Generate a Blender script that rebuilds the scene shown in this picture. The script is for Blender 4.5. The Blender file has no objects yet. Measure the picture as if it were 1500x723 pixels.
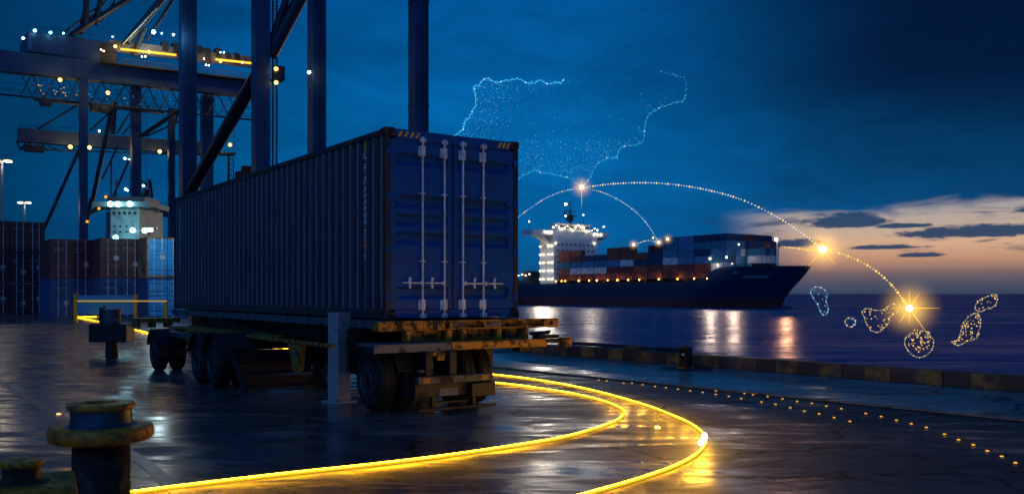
import bpy, bmesh, math, random
from mathutils import Vector, Matrix
R = math.radians
random.seed(7)
scene = bpy.context.scene
COL = scene.collection

# ------------------------------------------------------------------ camera
CH, F, HZ = 1.75, 1311.0, 430.0
cam = bpy.data.cameras.new('camera'); co = bpy.data.objects.new('camera', cam); COL.objects.link(co)
co.location = (0, 0, CH); co.rotation_euler = (R(90), 0, 0)
cam.sensor_width = 36; cam.lens = F / 1500 * 36
cam.shift_y = (HZ - 361.5) / 1500
cam.clip_end = 30000
cam.dof.use_dof = True; cam.dof.focus_distance = 13.5; cam.dof.aperture_fstop = 2.0
scene.camera = co
scene.render.engine = 'CYCLES'
cy = scene.cycles
cy.use_denoising = True
cy.max_bounces = 6; cy.sample_clamp_indirect = 6; cy.caustics_reflective = False; cy.caustics_refractive = False
scene.view_settings.view_transform = 'Standard'; scene.view_settings.look = 'None'
scene.view_settings.exposure = 0; scene.view_settings.gamma = 1

# ------------------------------------------------------------------ node helper
class NT:
    def __init__(s, t): s.t = t; s.N = t.nodes; s.L = t.links
    def put(s, inp, v):
        if isinstance(v, bpy.types.NodeSocket): s.L.new(v, inp)
        elif v is not None: inp.default_value = v
    def m(s, op, a=None, b=None, c=None, clamp=False):
        n = s.N.new('ShaderNodeMath'); n.operation = op; n.use_clamp = clamp
        for i, v in enumerate((a, b, c)):
            if v is not None: s.put(n.inputs[i], v)
        return n.outputs[0]
    def ss(s, v, a, b, o0=0.0, o1=1.0):
        n = s.N.new('ShaderNodeMapRange'); n.interpolation_type = 'SMOOTHSTEP'
        s.put(n.inputs['Value'], v)
        if a > b: a, b, o0, o1 = b, a, o1, o0
        n.inputs['From Min'].default_value = a; n.inputs['From Max'].default_value = b
        n.inputs['To Min'].default_value = o0; n.inputs['To Max'].default_value = o1
        return n.outputs[0]
    def ramp(s, v, stops, a=0.0, b=1.0):
        mr = s.N.new('ShaderNodeMapRange'); s.put(mr.inputs['Value'], v)
        mr.inputs['From Min'].default_value = a; mr.inputs['From Max'].default_value = b
        n = s.N.new('ShaderNodeValToRGB'); s.L.new(mr.outputs[0], n.inputs[0])
        e = n.color_ramp.elements
        while len(e) > 1: e.remove(e[-1])
        for i, (p, c) in enumerate(stops):
            if not isinstance(c, (tuple, list)): c = (c, c, c)
            p = (p - a) / (b - a)
            x = e[0] if i == 0 else e.new(p)
            x.position = p; x.color = (*c, 1)
        return n.outputs[0]
    def mix(s, f, a, b):
        n = s.N.new('ShaderNodeMix'); n.data_type = 'RGBA'
        s.put(n.inputs[0], f)
        for k, v in ((6, a), (7, b)):
            if isinstance(v, tuple): v = (*v, 1) if len(v) == 3 else v
            s.put(n.inputs[k], v)
        return n.outputs[2]
    def noise(s, vec=None, scale=5., detail=4., rough=.5, dist=0.):
        n = s.N.new('ShaderNodeTexNoise'); s.put(n.inputs['Vector'], vec)
        n.inputs['Scale'].default_value = scale; n.inputs['Detail'].default_value = detail
        n.inputs['Roughness'].default_value = rough; n.inputs['Distortion'].default_value = dist
        return n.outputs[0]
    def comb(s, x, y, z=0.0):
        n = s.N.new('ShaderNodeCombineXYZ')
        for i, v in enumerate((x, y, z)): s.put(n.inputs[i], v)
        return n.outputs[0]
    def sep(s, v):
        n = s.N.new('ShaderNodeSeparateXYZ'); s.L.new(v, n.inputs[0]); return n.outputs
    def mapp(s, v, scale=(1, 1, 1), rot=(0, 0, 0), loc=(0, 0, 0)):
        n = s.N.new('ShaderNodeMapping'); s.L.new(v, n.inputs[0])
        n.inputs['Scale'].default_value = scale; n.inputs['Rotation'].default_value = rot; n.inputs['Location'].default_value = loc
        return n.outputs[0]

# ------------------------------------------------------------------ world: dusk sky
w = bpy.data.worlds.new('World'); scene.world = w; w.use_nodes = True
t = NT(w.node_tree); t.N.clear()
tc = t.N.new('ShaderNodeTexCoord').outputs['Generated']
sx, sy, sz = t.sep(tc)
az = t.m('MULTIPLY', t.m('ARCTAN2', sx, sy), 57.2958)
el = t.m('MULTIPLY', t.m('ARCSINE', sz), 57.2958)
n_big = t.noise(t.comb(t.m('MULTIPLY', az, .05), t.m('MULTIPLY', el, .16)), 1.0, 5, .55, .3)
nb = t.m('SUBTRACT', n_big, .5)
elw = t.m('ADD', el, t.m('MULTIPLY', nb, 5.0))
base = t.ramp(el, [(-10, (.001, .01, .03)), (0, (.003, .055, .15)), (4, (.0006, .100, .30)), (9, (.0004, .105, .315)), (18, (.0003, .070, .235)),
                   (35, (.001, .050, .17)), (90, (.002, .055, .17))], -10, 90)
azf = t.ramp(az, [(-180, 2.6), (-155, 1.6), (-125, .8), (-95, .5), (-65, .4), (-42, .28), (-30, .42), (-20, .74), (-10, 1.1), (-3, 1.2), (4, 1.16), (12, .95), (22, .62), (35, .45), (85, .7), (115, 3.2), (155, 4.4), (180, 2.6)], -180, 180)
n_md = t.noise(t.comb(t.m('MULTIPLY', az, .16), t.m('MULTIPLY', el, .42), 7.7), 1.0, 6, .6, .6)
azf = t.m('MULTIPLY', azf, t.m('ADD', 1.0, t.m('ADD', t.m('MULTIPLY', nb, 1.2), t.m('MULTIPLY', t.m('SUBTRACT', n_md, .5), .8))))
bh = t.ss(t.m('ABSOLUTE', az), 62, 112)
azf = t.m('MULTIPLY', azf, t.m('ADD', 1.0, t.m('MULTIPLY', bh, t.m('SUBTRACT', t.m('MULTIPLY', t.ss(el, 4, 42), 2.6), .55))))
vm = t.N.new('ShaderNodeVectorMath'); vm.operation = 'SCALE'; t.L.new(base, vm.inputs[0]); t.L.new(azf, vm.inputs['Scale'])
blue = vm.outputs[0]
# added warm fill in the unseen sky behind the camera, keeping yellow paint yellow
gw = t.m('MULTIPLY', t.ss(t.m('ABSOLUTE', t.m('ADD', az, 10)), 62, 110), t.ss(el, 75, 10))
vw = t.N.new('ShaderNodeVectorMath'); vw.operation = 'SCALE'; vw.inputs[0].default_value = (.062, .036, .015); t.L.new(gw, vw.inputs['Scale'])
va = t.N.new('ShaderNodeVectorMath'); va.operation = 'ADD'; t.L.new(blue, va.inputs[0]); t.L.new(vw.outputs[0], va.inputs[1])
blue = va.outputs[0]
# sunset band low on the right
azs = t.m('ADD', az, t.m('MULTIPLY', nb, 6))
sun_w = t.m('MULTIPLY', t.ss(azs, 12.5, 19), t.ss(az, 90, 55))
n_top = t.noise(t.comb(t.m('MULTIPLY', az, .16), t.m('MULTIPLY', el, .9)), 1.0, 4, .55, .4)
top = t.m('ADD', el, t.m('MULTIPLY', t.m('SUBTRACT', n_top, .5), 2.6))
sun_w = t.m('MULTIPLY', sun_w, t.ss(top, 5.5, 4.6))
sunc = t.ramp(el, [(-1, (.02, .04, .08)), (0, (.035, .055, .11)), (.6, (.075, .08, .13)), (1.2, (.17, .12, .14)), (2.0, (.50, .26, .17)), (2.9, (.66, .40, .25)), (3.8, (.54, .40, .31)), (5, (.40, .35, .35)), (8, (.2, .2, .25))], -1, 8)
warm = t.mix(sun_w, blue, sunc)
# streaky dark clouds across the band
n_cl = t.noise(t.comb(t.m('MULTIPLY', az, .22), t.m('MULTIPLY', el, 1.5), 3.3), 1.0, 5, .6, .5)
cm = t.m('MULTIPLY', t.ss(n_cl, .50, .66), t.m('MULTIPLY', t.m('MULTIPLY', t.ss(el, 1.6, 2.6), t.ss(el, 6.6, 5.0)), t.ss(az, 8, 13)))
cm = t.m('MULTIPLY', cm, .75)
n_el = t.noise(t.comb(t.m('MULTIPLY', az, .9), t.m('MULTIPLY', el, 3.2), 1.7), 1.0, 5, .6, .2)
def cloud(ca, ce, ra, re):
    dx = t.m('DIVIDE', t.m('SUBTRACT', az, ca), ra)
    dy = t.m('DIVIDE', t.m('SUBTRACT', el, ce), re)
    dyl = t.m('MULTIPLY', t.m('MINIMUM', dy, 0.0), 2.2)          # flat underside
    dy = t.m('ADD', t.m('MAXIMUM', dy, 0.0), dyl)
    d = t.m('SQRT', t.m('ADD', t.m('MULTIPLY', dx, dx), t.m('MULTIPLY', dy, dy)))
    d = t.m('ADD', d, t.m('MULTIPLY', t.m('SUBTRACT', n_el, .5), 1.5))
    return t.ss(d, 1.12, .72)
for c in ((20.4, 4.22, 2.6, .62), (27.6, 3.42, 4.4, .5), (24.6, 2.22, 1.3, .22), (22.6, 2.72, 2.3, .2), (23.6, 3.95, 1.6, .22), (16.5, 3.0, 2.6, .35), (33, 4.6, 4, .4)):
    cm = t.m('MAXIMUM', cm, cloud(*c))
cm = t.m('MULTIPLY', cm, .96)
cloudc = t.ramp(el, [(0, (.03, .05, .11)), (2.5, (.018, .050, .12)), (5, (.010, .055, .14)), (8, (.005, .045, .14))], 0, 8)
sky = t.mix(cm, warm, cloudc)
# heavy dark cloud mass high on the right
dk = t.m('MULTIPLY', t.ss(t.m('ADD', az, t.m('MULTIPLY', nb, 12)), 5, 26), t.ss(elw, 5.0, 13.5))
sky = t.mix(t.m('MULTIPLY', dk, .93), sky, (.0006, .0065, .034))
bg = t.N.new('ShaderNodeBackground'); t.L.new(sky, bg.inputs['Color']); bg.inputs['Strength'].default_value = 1.0
# physical twilight underneath it
nis = t.N.new('ShaderNodeTexSky'); nis.sky_type = 'NISHITA'; nis.sun_disc = False
nis.sun_elevation = R(1.0); nis.sun_rotation = R(24)
bg2 = t.N.new('ShaderNodeBackground'); t.L.new(nis.outputs[0], bg2.inputs['Color']); bg2.inputs['Strength'].default_value = .00012
ad = t.N.new('ShaderNodeAddShader'); t.L.new(bg.outputs[0], ad.inputs[0]); t.L.new(bg2.outputs[0], ad.inputs[1])
wo = t.N.new('ShaderNodeOutputWorld'); t.L.new(ad.outputs[0], wo.inputs[0])

sl = bpy.data.lights.new('sun', 'SUN'); sl.energy = .003; sl.angle = R(12); sl.color = (1, .72, .5)
so = bpy.data.objects.new('sun', sl); COL.objects.link(so)
so.rotation_euler = Vector((math.sin(R(24)), math.cos(R(24)), math.tan(R(3)))).to_track_quat('Z', 'Y').to_euler()

# ------------------------------------------------------------------ pixel -> world
def G(px, py, z=0.0):
    Z = (CH - z) * F / (py - HZ); return Vector(((px - 750) / F * Z, Z, z))
def P(px, py, Z): return Vector(((px - 750) / F * Z, Z, CH + (HZ - py) / F * Z))
A_ = Vector((-.571, .821, 0)); B_ = Vector((.821, .571, 0)); ROT = math.atan2(.571, .821)
def PL(px, py, Q, d=B_):
    """point of the vertical plane through Q along d seen at a pixel"""
    r = (px - 750) / F
    s = (r * Q.y - Q.x) / (d.x - r * d.y)
    X, Y = Q.x + d.x * s, Q.y + d.y * s
    return Vector((X, Y, CH + (HZ - py) / F * Y))
def crom(pts, n=10):
    out = []
    for i in range(len(pts) - 1):
        p0 = pts[max(i - 1, 0)]; p1 = pts[i]; p2 = pts[i + 1]; p3 = pts[min(i + 2, len(pts) - 1)]
        for k in range(n):
            s = k / n
            out.append(.5 * ((2 * p1) + (p2 - p0) * s + (2 * p0 - 5 * p1 + 4 * p2 - p3) * s * s + (3 * p1 - p0 - 3 * p2 + p3) * s ** 3))
    out.append(pts[-1]); return out

# ------------------------------------------------------------------ materials
MATS = {}
def mat(name, col, rough=.5, metal=0., col2=None, nscale=4., nlo=.45, nhi=.62, bump=0., bscale=30., rough2=None, spec=.5, coat=0.):
    if name in MATS: return MATS[name]
    m = bpy.data.materials.new(name); m.use_nodes = True; MATS[name] = m
    n = NT(m.node_tree); b = n.N['Principled BSDF']
    b.inputs['Base Color'].default_value = (*col, 1); b.inputs['Roughness'].default_value = rough
    b.inputs['Metallic'].default_value = metal; b.inputs['Specular IOR Level'].default_value = spec
    b.inputs['Coat Weight'].default_value = coat
    oc = n.N.new('ShaderNodeTexCoord').outputs['Object']
    if col2:
        f = n.noise(oc, nscale, 6, .6, .3); f = n.ss(f, nlo, nhi)
        n.L.new(n.mix(f, (*col, 1), (*col2, 1)), b.inputs['Base Color'])
        if rough2 is not None:
            n.L.new(n.m('ADD', n.m('MULTIPLY', f, rough2 - rough), rough), b.inputs['Roughness'])
    if bump:
        bp = n.N.new('ShaderNodeBump'); bp.inputs['Strength'].default_value = bump; bp.inputs['Distance'].default_value = .01
        n.L.new(n.noise(oc, bscale, 3, .6), bp.inputs['Height']); n.L.new(bp.outputs[0], b.inputs['Normal'])
    return m
def emit(name, col, s, sample=True):
    if name in MATS: return MATS[name]
    m = bpy.data.materials.new(name); m.use_nodes = True; MATS[name] = m
    n = NT(m.node_tree); n.N.clear()
    e = n.N.new('ShaderNodeEmission'); e.inputs[0].default_value = (*col, 1); e.inputs[1].default_value = s
    o = n.N.new('ShaderNodeOutputMaterial'); n.L.new(e.outputs[0], o.inputs[0])
    if not sample: m.cycles.emission_sampling = 'NONE'
    return m
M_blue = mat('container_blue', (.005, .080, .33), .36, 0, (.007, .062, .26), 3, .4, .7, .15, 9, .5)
M_side = mat('container_shaded_blue', (.004, .014, .055), .36, 0, (.016, .018, .03), 2.2, .55, .78, .15, 8, .6)  # door blue darkened in the colour, standing in for the side's shade
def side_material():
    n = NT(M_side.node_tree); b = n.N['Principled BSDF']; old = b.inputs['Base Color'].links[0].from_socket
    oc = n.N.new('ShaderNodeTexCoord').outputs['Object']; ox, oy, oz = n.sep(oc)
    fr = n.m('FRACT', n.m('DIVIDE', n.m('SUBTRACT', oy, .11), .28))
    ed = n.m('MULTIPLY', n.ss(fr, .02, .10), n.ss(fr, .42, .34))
    sheen_blotch = n.ss(n.noise(n.mapp(oc, (1, 5, .7)), 2.0, 5, .65), .28, .52)
    n.L.new(n.mix(n.m('MULTIPLY', n.m('MULTIPLY', ed, sheen_blotch), .9), old, (.30, .22, .20, 1)), b.inputs['Base Color'])  # warm rim light and grazing sheen on the outer ridges, put into the colour
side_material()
M_rail = mat('container_rail', (.035, .035, .06), .42, .2, (.14, .075, .035), 3, .5, .6, .3, 30, .7)
M_post = mat('container_post', (.03, .032, .05), .4, .2, (.085, .05, .028), 2, .42, .62, .2, 20, .6)
M_dgrey = mat('dark_grey_steel', (.05, .065, .085), .45, .3, (.04, .03, .02), 5, .5, .62, .4, 40, .8)
M_galv = mat('galvanised_steel', (.84, .92, .97), .38, .25, (.62, .66, .70), 8, .4, .6)
M_black = mat('black_rubber_seal', (.006, .007, .009), .6)
M_yel = mat('worn_yellow_paint', (.46, .22, .02), .42, .1, (.06, .035, .018), 10, .47, .60, .5, 40, .8)
M_yel2 = mat('stripe_yellow', (.95, .50, .02), .5)
M_steel = mat('dark_steel', (.018, .022, .03), .45, .5, (.05, .032, .02), 3, .5, .65, .3, 30, .8)
M_gsteel = mat('grey_steel', (.11, .14, .18), .45, .3, (.09, .055, .03), 5, .54, .62, .4, 40, .8)
M_pillar = mat('galvanised_pillar', (.34, .42, .48), .45, .25, (.26, .13, .03), 5, .60, .66, .4, 30, .75)
M_tyre = mat('tyre_rubber', (.008, .008, .009), .62, 0, None, bump=.3, bscale=60)
M_rim = mat('wheel_rim', (.06, .07, .085), .45, .6, (.04, .025, .018), 6, .5, .6)
M_white = mat('white_marking', (.92, .92, .92), .6)
M_orange = mat('orange_marking', (.95, .22, .03), .6)
M_crane = mat('crane_blue_paint', (.028, .08, .20), .45, .1, (.018, .056, .15), .3, .4, .6)  # blue paint, with distant haze's slight blue put into the colour
M_craned = mat('crane_dark_paint', (.008, .022, .05), .5, .1, (.006, .014, .03), .3)
M_pole = mat('lamp_pole', (.35, .35, .36), .5, .4)
M_bollard = mat('bollard_yellow', (.85, .24, .01), .40, .1, (.13, .06, .025), 13, .46, .66, .6, 45, .7)
M_bdark = mat('bollard_dark', (.05, .038, .02), .5, .1, (.015, .013, .012), 6, .4, .6, .5, 40, .8)
M_bneck = mat('bollard_neck', (.02, .07, .16), .35, .2, (.03, .04, .06), 6)
M_hullw = mat('ship_white', (.74, .78, .80), .5)
M_glassd = mat('dark_window', (.01, .02, .04), .12)
M_plate = mat('number_plate', (.10, .13, .17), .5)
M_wood = mat('weathered_wood', (.13, .09, .05), .8, 0, (.05, .04, .03), 6)
E_amber = emit('amber_lamp', (1, .42, .06), 14, False)
E_white = emit('white_lamp', (.86, .95, 1), 20, False)
E_cyan = emit('cyan_floodlight', (.30, .85, 1), 16, False)
E_warm = emit('warm_lamp', (1, .78, .45), 16, False)
E_tube = emit('amber_tube_light', (1, .44, .03), 2.6, False)
E_stud = emit('amber_stud', (1, .45, .03), 1.3, False)
E_core = emit('strip_core', (1, .44, .010), 28.0)
E_edge = emit('strip_diffuser', (1, .50, .012), 1.2)
E_blue = emit('blue_light_line', (.04, .55, 1.0), 1.1, False)
E_bdot = emit('pale_blue_light', (.10, .65, 1.0), 1.2, False)
E_wdot = emit('white_bead', (.85, .93, 1.0), 1.1, False)
E_ydot = emit('gold_bead', (1, .62, .12), 1.5, False)
E_ythr = emit('gold_thread', (1, .62, .2), .35, False)
E_wthr = emit('pale_thread', (.35, .7, 1), .3, False)
E_starc = emit('star_core', (1, .88, .5), 9, False)
E_starr = emit('star_ray', (1, .52, .06), 1.3, False)

# ------------------------------------------------------------------ mesh builder
class MB:
    def __init__(s): s.b = bmesh.new()
    def _v(s, ps): return [s.b.verts.new(p) for p in ps]
    def poly(s, ps):
        try: return s.b.faces.new(s._v(ps))
        except ValueError: return None
    def box(s, x0, x1, y0, y1, z0, z1, M=None):
        ps = [Vector(p) for p in ((x0, y0, z0), (x1, y0, z0), (x1, y1, z0), (x0, y1, z0), (x0, y0, z1), (x1, y0, z1), (x1, y1, z1), (x0, y1, z1))]
        if M: ps = [M @ p for p in ps]
        v = s._v(ps)
        for f in ((3, 2, 1, 0), (4, 5, 6, 7), (0, 1, 5, 4), (1, 2, 6, 5), (2, 3, 7, 6), (3, 0, 4, 7)): s.b.faces.new([v[i] for i in f])
        return s
    def hexa(s, ps):
        v = s._v(ps)
        for f in ((3, 2, 1, 0), (4, 5, 6, 7), (0, 1, 5, 4), (1, 2, 6, 5), (2, 3, 7, 6), (3, 0, 4, 7)): s.b.faces.new([v[i] for i in f])
        return s
    def beam(s, p, q, wd, ht, up=Vector((0, 0, 1))):
        p = Vector(p); q = Vector(q); d = (q - p).normalized()
        sd = d.cross(up)
        if sd.length < 1e-4: sd = Vector(B_)
        sd.normalize(); u = sd.cross(d).normalized()
        a, c = sd * wd / 2, u * ht / 2
        return s.hexa([p - a - c, p + a - c, q + a - c, q - a - c, p - a + c, p + a + c, q + a + c, q - a + c])
    def tube(s, p, q, r, n=8, r2=None):
        p = Vector(p); q = Vector(q); d = (q - p).normalized(); r2 = r if r2 is None else r2
        e = d.orthogonal().normalized(); f = d.cross(e)
        c = [(e * math.cos(2 * math.pi * i / n) + f * math.sin(2 * math.pi * i / n)) for i in range(n)]
        v0 = s._v([p + k * r for k in c]); v1 = s._v([q + k * r2 for k in c])
        for i in range(n): s.b.faces.new((v0[i], v0[(i + 1) % n], v1[(i + 1) % n], v1[i]))
        s.b.faces.new(v0[::-1]); s.b.faces.new(v1)
        return s
    def path(s, pts, r, n=6, closed=False):
        rings = []
        N = len(pts)
        for i, p in enumerate(pts):
            a = pts[(i - 1) % N] if (closed or i > 0) else p
            b = pts[(i + 1) % N] if (closed or i < N - 1) else p
            d = (b - a); d = d.normalized() if d.length > 1e-9 else Vector((1, 0, 0))
            up = Vector((0, 0, 1)) if abs(d.z) < .9 else Vector((0, 1, 0))
            e = d.cross(up).normalized(); f = e.cross(d)
            rings.append(s._v([p + (e * math.cos(2 * math.pi * k / n) + f * math.sin(2 * math.pi * k / n)) * r for k in range(n)]))
        for i in range(N if closed else N - 1):
            a, b = rings[i], rings[(i + 1) % N]
            for k in range(n):
                try: s.b.faces.new((a[k], a[(k + 1) % n], b[(k + 1) % n], b[k]))
                except ValueError: pass
        if not closed:
            s.b.faces.new(rings[0][::-1]); s.b.faces.new(rings[-1])
        return s
    def lathe(s, prof, c=(0, 0, 0), n=48, axis='z'):
        c = Vector(c); rings = []
        for r, h in prof:
            ring = []
            for k in range(n):
                x, y = r * math.cos(2 * math.pi * k / n), r * math.sin(2 * math.pi * k / n)
                ring.append(c + (Vector((x, y, h)) if axis == 'z' else Vector((h, x, y))))
            rings.append(s._v(ring))
        for a, b in zip(rings, rings[1:]):
            for k in range(n): s.b.faces.new((a[k], a[(k + 1) % n], b[(k + 1) % n], b[k]))
        s.b.faces.new(rings[0][::-1]); s.b.faces.new(rings[-1])
        return s
    def ball(s, c, r, sub=1):
        bmesh.ops.create_icosphere(s.b, subdivisions=sub, radius=r, matrix=Matrix.Translation(c)); return s
    def build(s, name, m, parent=None, smooth=False, bevel=0., loc=None, rz=0.):
        bmesh.ops.recalc_face_normals(s.b, faces=s.b.faces)
        me = bpy.data.meshes.new(name); s.b.to_mesh(me); s.b.free()
        me.materials.append(m)
        if smooth:
            for p in me.polygons: p.use_smooth = True
        o = bpy.data.objects.new(name, me); COL.objects.link(o)
        if parent: o.parent = parent
        if loc is not None: o.location = loc
        if rz: o.rotation_euler = (0, 0, rz)
        if bevel:
            b = o.modifiers.new('bevel', 'BEVEL'); b.width = bevel; b.segments = 2; b.limit_method = 'ANGLE'; b.angle_limit = R(40)
        return o
def sharp(o, ang=35):
    me = o.data
    for e in me.edges: e.use_edge_sharp = False
    bm = bmesh.new(); bm.from_mesh(me)
    for e in bm.edges:
        if len(e.link_faces) == 2 and e.calc_face_angle(0) > R(ang): e.smooth = False
    bm.to_mesh(me); bm.free()
    return o
def tag(o, label=None, cat=None, group=None, kind=None):
    for k, v in (('label', label), ('category', cat), ('group', group), ('kind', kind)):
        if v: o[k] = v
    return o
def empty(name, loc=(0, 0, 0), rz=0., label=None, cat=None, group=None):
    o = bpy.data.objects.new(name, None); COL.objects.link(o); o.location = loc; o.rotation_euler = (0, 0, rz)
    o.empty_display_size = .3
    return tag(o, label, cat, group)
PW = .13
def lamp(name, loc, power, col, size=.4, parent=None, spot=None, target=None):
    l = bpy.data.lights.new(name, 'SPOT' if spot else 'POINT'); l.energy = power; l.color = col; l.shadow_soft_size = size
    if spot: l.spot_size = R(spot); l.spot_blend = .8
    o = bpy.data.objects.new(name, l); COL.objects.link(o); o.location = loc; l.energy *= PW
    if target is not None: o.rotation_euler = (Vector(loc) - Vector(target)).to_track_quat('Z', 'Y').to_euler()
    if parent: o.parent = parent
    return o
def glyphs(mb, n, cell_w, cell_h, step, place, seed=1, vertical=True):
    """small illegible letter-like strokes; place(x, y) maps plane coordinates to a matrix frame"""
    rnd = random.Random(seed)
    for i in range(n):
        x0, y0 = (0, -i * step) if vertical else (i * step, 0)
        k = rnd.choice((0, 1, 2, 3, 4)); tw = cell_w * .24
        bars = [((0, tw), (0, cell_h))]
        if k in (0, 2, 4): bars.append(((0, cell_w), (cell_h - tw, cell_h)))
        if k in (0, 1, 3): bars.append(((0, cell_w), (0, tw)))
        if k in (0, 3): bars.append(((cell_w - tw, cell_w), (0, cell_h)))
        if k in (2, 4): bars.append(((0, cell_w * .8), (cell_h * .42, cell_h * .42 + tw)))
        for (a, b), (c, d) in bars: place(mb, x0 + a, x0 + b, y0 + c, y0 + d)

# ================================================================== SETTING
def wet_ground(name, c1, c2, r_lo, r_hi, pud=.5, c3=None, slab=0, damp=.12):
    m = bpy.data.materials.new(name); m.use_nodes = True; n = NT(m.node_tree); b = n.N['Principled BSDF']
    g = n.N.new('ShaderNodeNewGeometry').outputs['Position']
    big = n.noise(g, .35, 4, .6, .5); mid = n.noise(g, 1.6, 6, .62, .6); fine = n.noise(g, 38, 3, .7)
    st = n.noise(n.mapp(g, (.5, 2.2, 1), (0, 0, -.25)), 1.3, 6, .6, .8)
    f = n.ss(mid, .35, .65)
    col = n.mix(f, (*c1, 1), (*c2, 1))
    if c3: col = n.mix(n.ss(st, .5, .68), col, (*c3, 1))
    col = n.mix(n.m('MULTIPLY', n.ss(fine, .55, .75), .35), col, (c2[0] * 2.2, c2[1] * 2.2, c2[2] * 2.2, 1))
    # cracks
    vo = n.N.new('ShaderNodeTexVoronoi'); vo.feature = 'DISTANCE_TO_EDGE'; vo.inputs['Scale'].default_value = .42
    n.L.new(n.mapp(g, (1, 1, 1)), vo.inputs['Vector'])
    vadd = n.N.new('ShaderNodeVectorMath'); vadd.operation = 'ADD'; n.L.new(g, vadd.inputs[0])
    nn = n.N.new('ShaderNodeTexNoise'); nn.inputs['Scale'].default_value = 1.2; nn.inputs['Detail'].default_value = 5
    n.L.new(g, nn.inputs['Vector']); n.L.new(nn.outputs['Color'], vadd.inputs[1]); n.L.new(vadd.outputs[0], vo.inputs['Vector'])
    crack = n.ss(vo.outputs['Distance'], .004, .016)
    col = n.mix(crack, (.006, .006, .007, 1), col)
    if slab:
        q_ = n.mapp(g, (1, 1, 1), (0, 0, -ROT)); jx, jy, jz = n.sep(q_)
        jy = n.m('ADD', jy, n.m('MULTIPLY', n.m('SUBTRACT', mid, .5), .03))
        jf = n.m('ABSOLUTE', n.m('SUBTRACT', n.m('FRACT', n.m('DIVIDE', jy, slab)), .5))
        col = n.mix(n.ss(jf, .4955, .499), col, (.008, .008, .009, 1))
        tone = n.N.new('ShaderNodeTexWhiteNoise'); tone.noise_dimensions = '1D'
        n.L.new(n.m('FLOOR', n.m('ADD', n.m('DIVIDE', jy, slab), .5)), tone.inputs['W'])
        tv = n.N.new('ShaderNodeVectorMath'); tv.operation = 'SCALE'; n.L.new(col, tv.inputs[0])
        n.L.new(n.m('ADD', .78, n.m('MULTIPLY', tone.outputs['Value'], .4)), tv.inputs['Scale']); col = tv.outputs[0]
    n.L.new(col, b.inputs['Base Color'])
    wet = n.m('ADD', n.m('MULTIPLY', st, .55), n.m('MULTIPLY', big, .45))
    gx, gy, gz = n.sep(g)
    wet = n.m('ADD', wet, n.ss(n.m('ADD', gx, n.m('MULTIPLY', gy, .45)), 3.2, 7.5, 0, damp))
    rr = n.ss(wet, pud - .09, pud + .14, r_lo, r_hi)
    rr = n.m('ADD', rr, n.m('MULTIPLY', n.m('SUBTRACT', fine, .5), .10))
    n.L.new(rr, b.inputs['Roughness'])
    n.L.new(n.ss(n.m('ADD', gx, n.m('MULTIPLY', gy, .45)), 2.5, 7.5, .42, .16), b.inputs['Specular IOR Level'])
    h = n.m('ADD', n.m('MULTIPLY', fine, .25), n.m('MULTIPLY', mid, 1.0))
    h = n.m('ADD', h, n.m('MULTIPLY', crack, .25))
    rip = n.noise(n.mapp(g, (1, 2.6, 1)), 6, 3, .6)
    h = n.m('ADD', h, n.m('MULTIPLY', rip, .10))
    bs = n.ss(wet, pud - .06, pud + .08, .05, .55)
    bp = n.N.new('ShaderNodeBump'); bp.inputs['Distance'].default_value = .016
    n.L.new(bs, bp.inputs['Strength']); n.L.new(h, bp.inputs['Height']); n.L.new(bp.outputs[0], b.inputs['Normal'])
    return m
M_ground = wet_ground('wet_asphalt', (.038, .044, .052), (.080, .086, .094), .17, .62, .53, (.125, .115, .10), 6.1)
M_apron = wet_ground('wet_concrete', (.15, .155, .165), (.23, .235, .24), .20, .58, .50, (.28, .275, .27), 4.6, .0)

def quay(px):     # kerb foot on the ground by pixel column
    a, b = G(815, 520), G(1500, 575)
    return PL(px, 0, a, (b - a).normalized()).xy
KA, KB = G(815, 520), G(1500, 575)
kd = (KB - KA).normalized()                 # along the quay, towards the camera
kn = Vector((-kd.y, kd.x, 0)); kn = kn if kn.x > 0 else -kn     # towards the sea
K0 = KA - kd * 1.62                          # corner of the quay, behind the container
K1 = KB + kd * 60
edge = kn * .5
land = [K0 + edge, Vector((-1.4, 42, 0)), Vector((-6, 500, 0)), Vector((-500, 500, 0)), Vector((-500, -60, 0)), K1 + edge]
g = MB(); g.poly([Vector((p.x, p.y, 0)) for p in land])
for i in range(len(land)):
    p, q = land[i], land[(i + 1) % len(land)]
    g.poly([(p.x, p.y, 0), (q.x, q.y, 0), (q.x, q.y, -7), (p.x, p.y, -7)])
tag(g.build('ground', M_ground), kind='structure')
# concrete apron between the crane rail slot and the kerb
S0, S1 = G(690, 534), G(1500, 617)
sd_ = (S1 - S0).normalized()
apr = MB(); a0, a1 = S0 - sd_ * 3, S1 + sd_ * 50
e0, e1 = K0 + kn * .1, K1 + kn * .1
apr.poly([(a0.x, a0.y, .004), (a1.x, a1.y, .004), (e1.x, e1.y, .004), (e0.x, e0.y, .004)])
tag(apr.build('apron', M_apron), kind='structure')
rs = MB()
sn = Vector((-sd_.y, sd_.x, 0)); sn = sn if sn.x > 0 else -sn
for off, wd, z in ((0, .16, .008),):
    p, q = a0 + sn * off, a1 + sn * off
    rs.poly([p - sn * wd / 2 + Vector((0, 0, z)), q - sn * wd / 2 + Vector((0, 0, z)), q + sn * wd / 2 + Vector((0, 0, z)), p + sn * wd / 2 + Vector((0, 0, z))])
tag(rs.build('rail_slot', M_black), kind='structure')
rr = MB(); rr.beam(a0 + Vector((0, 0, .014)), a1 + Vector((0, 0, .014)), .06, .02)
tag(rr.build('crane_rail', M_gsteel), 'long dark steel rail set in its slot beside the concrete quay apron', 'rail')
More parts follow.
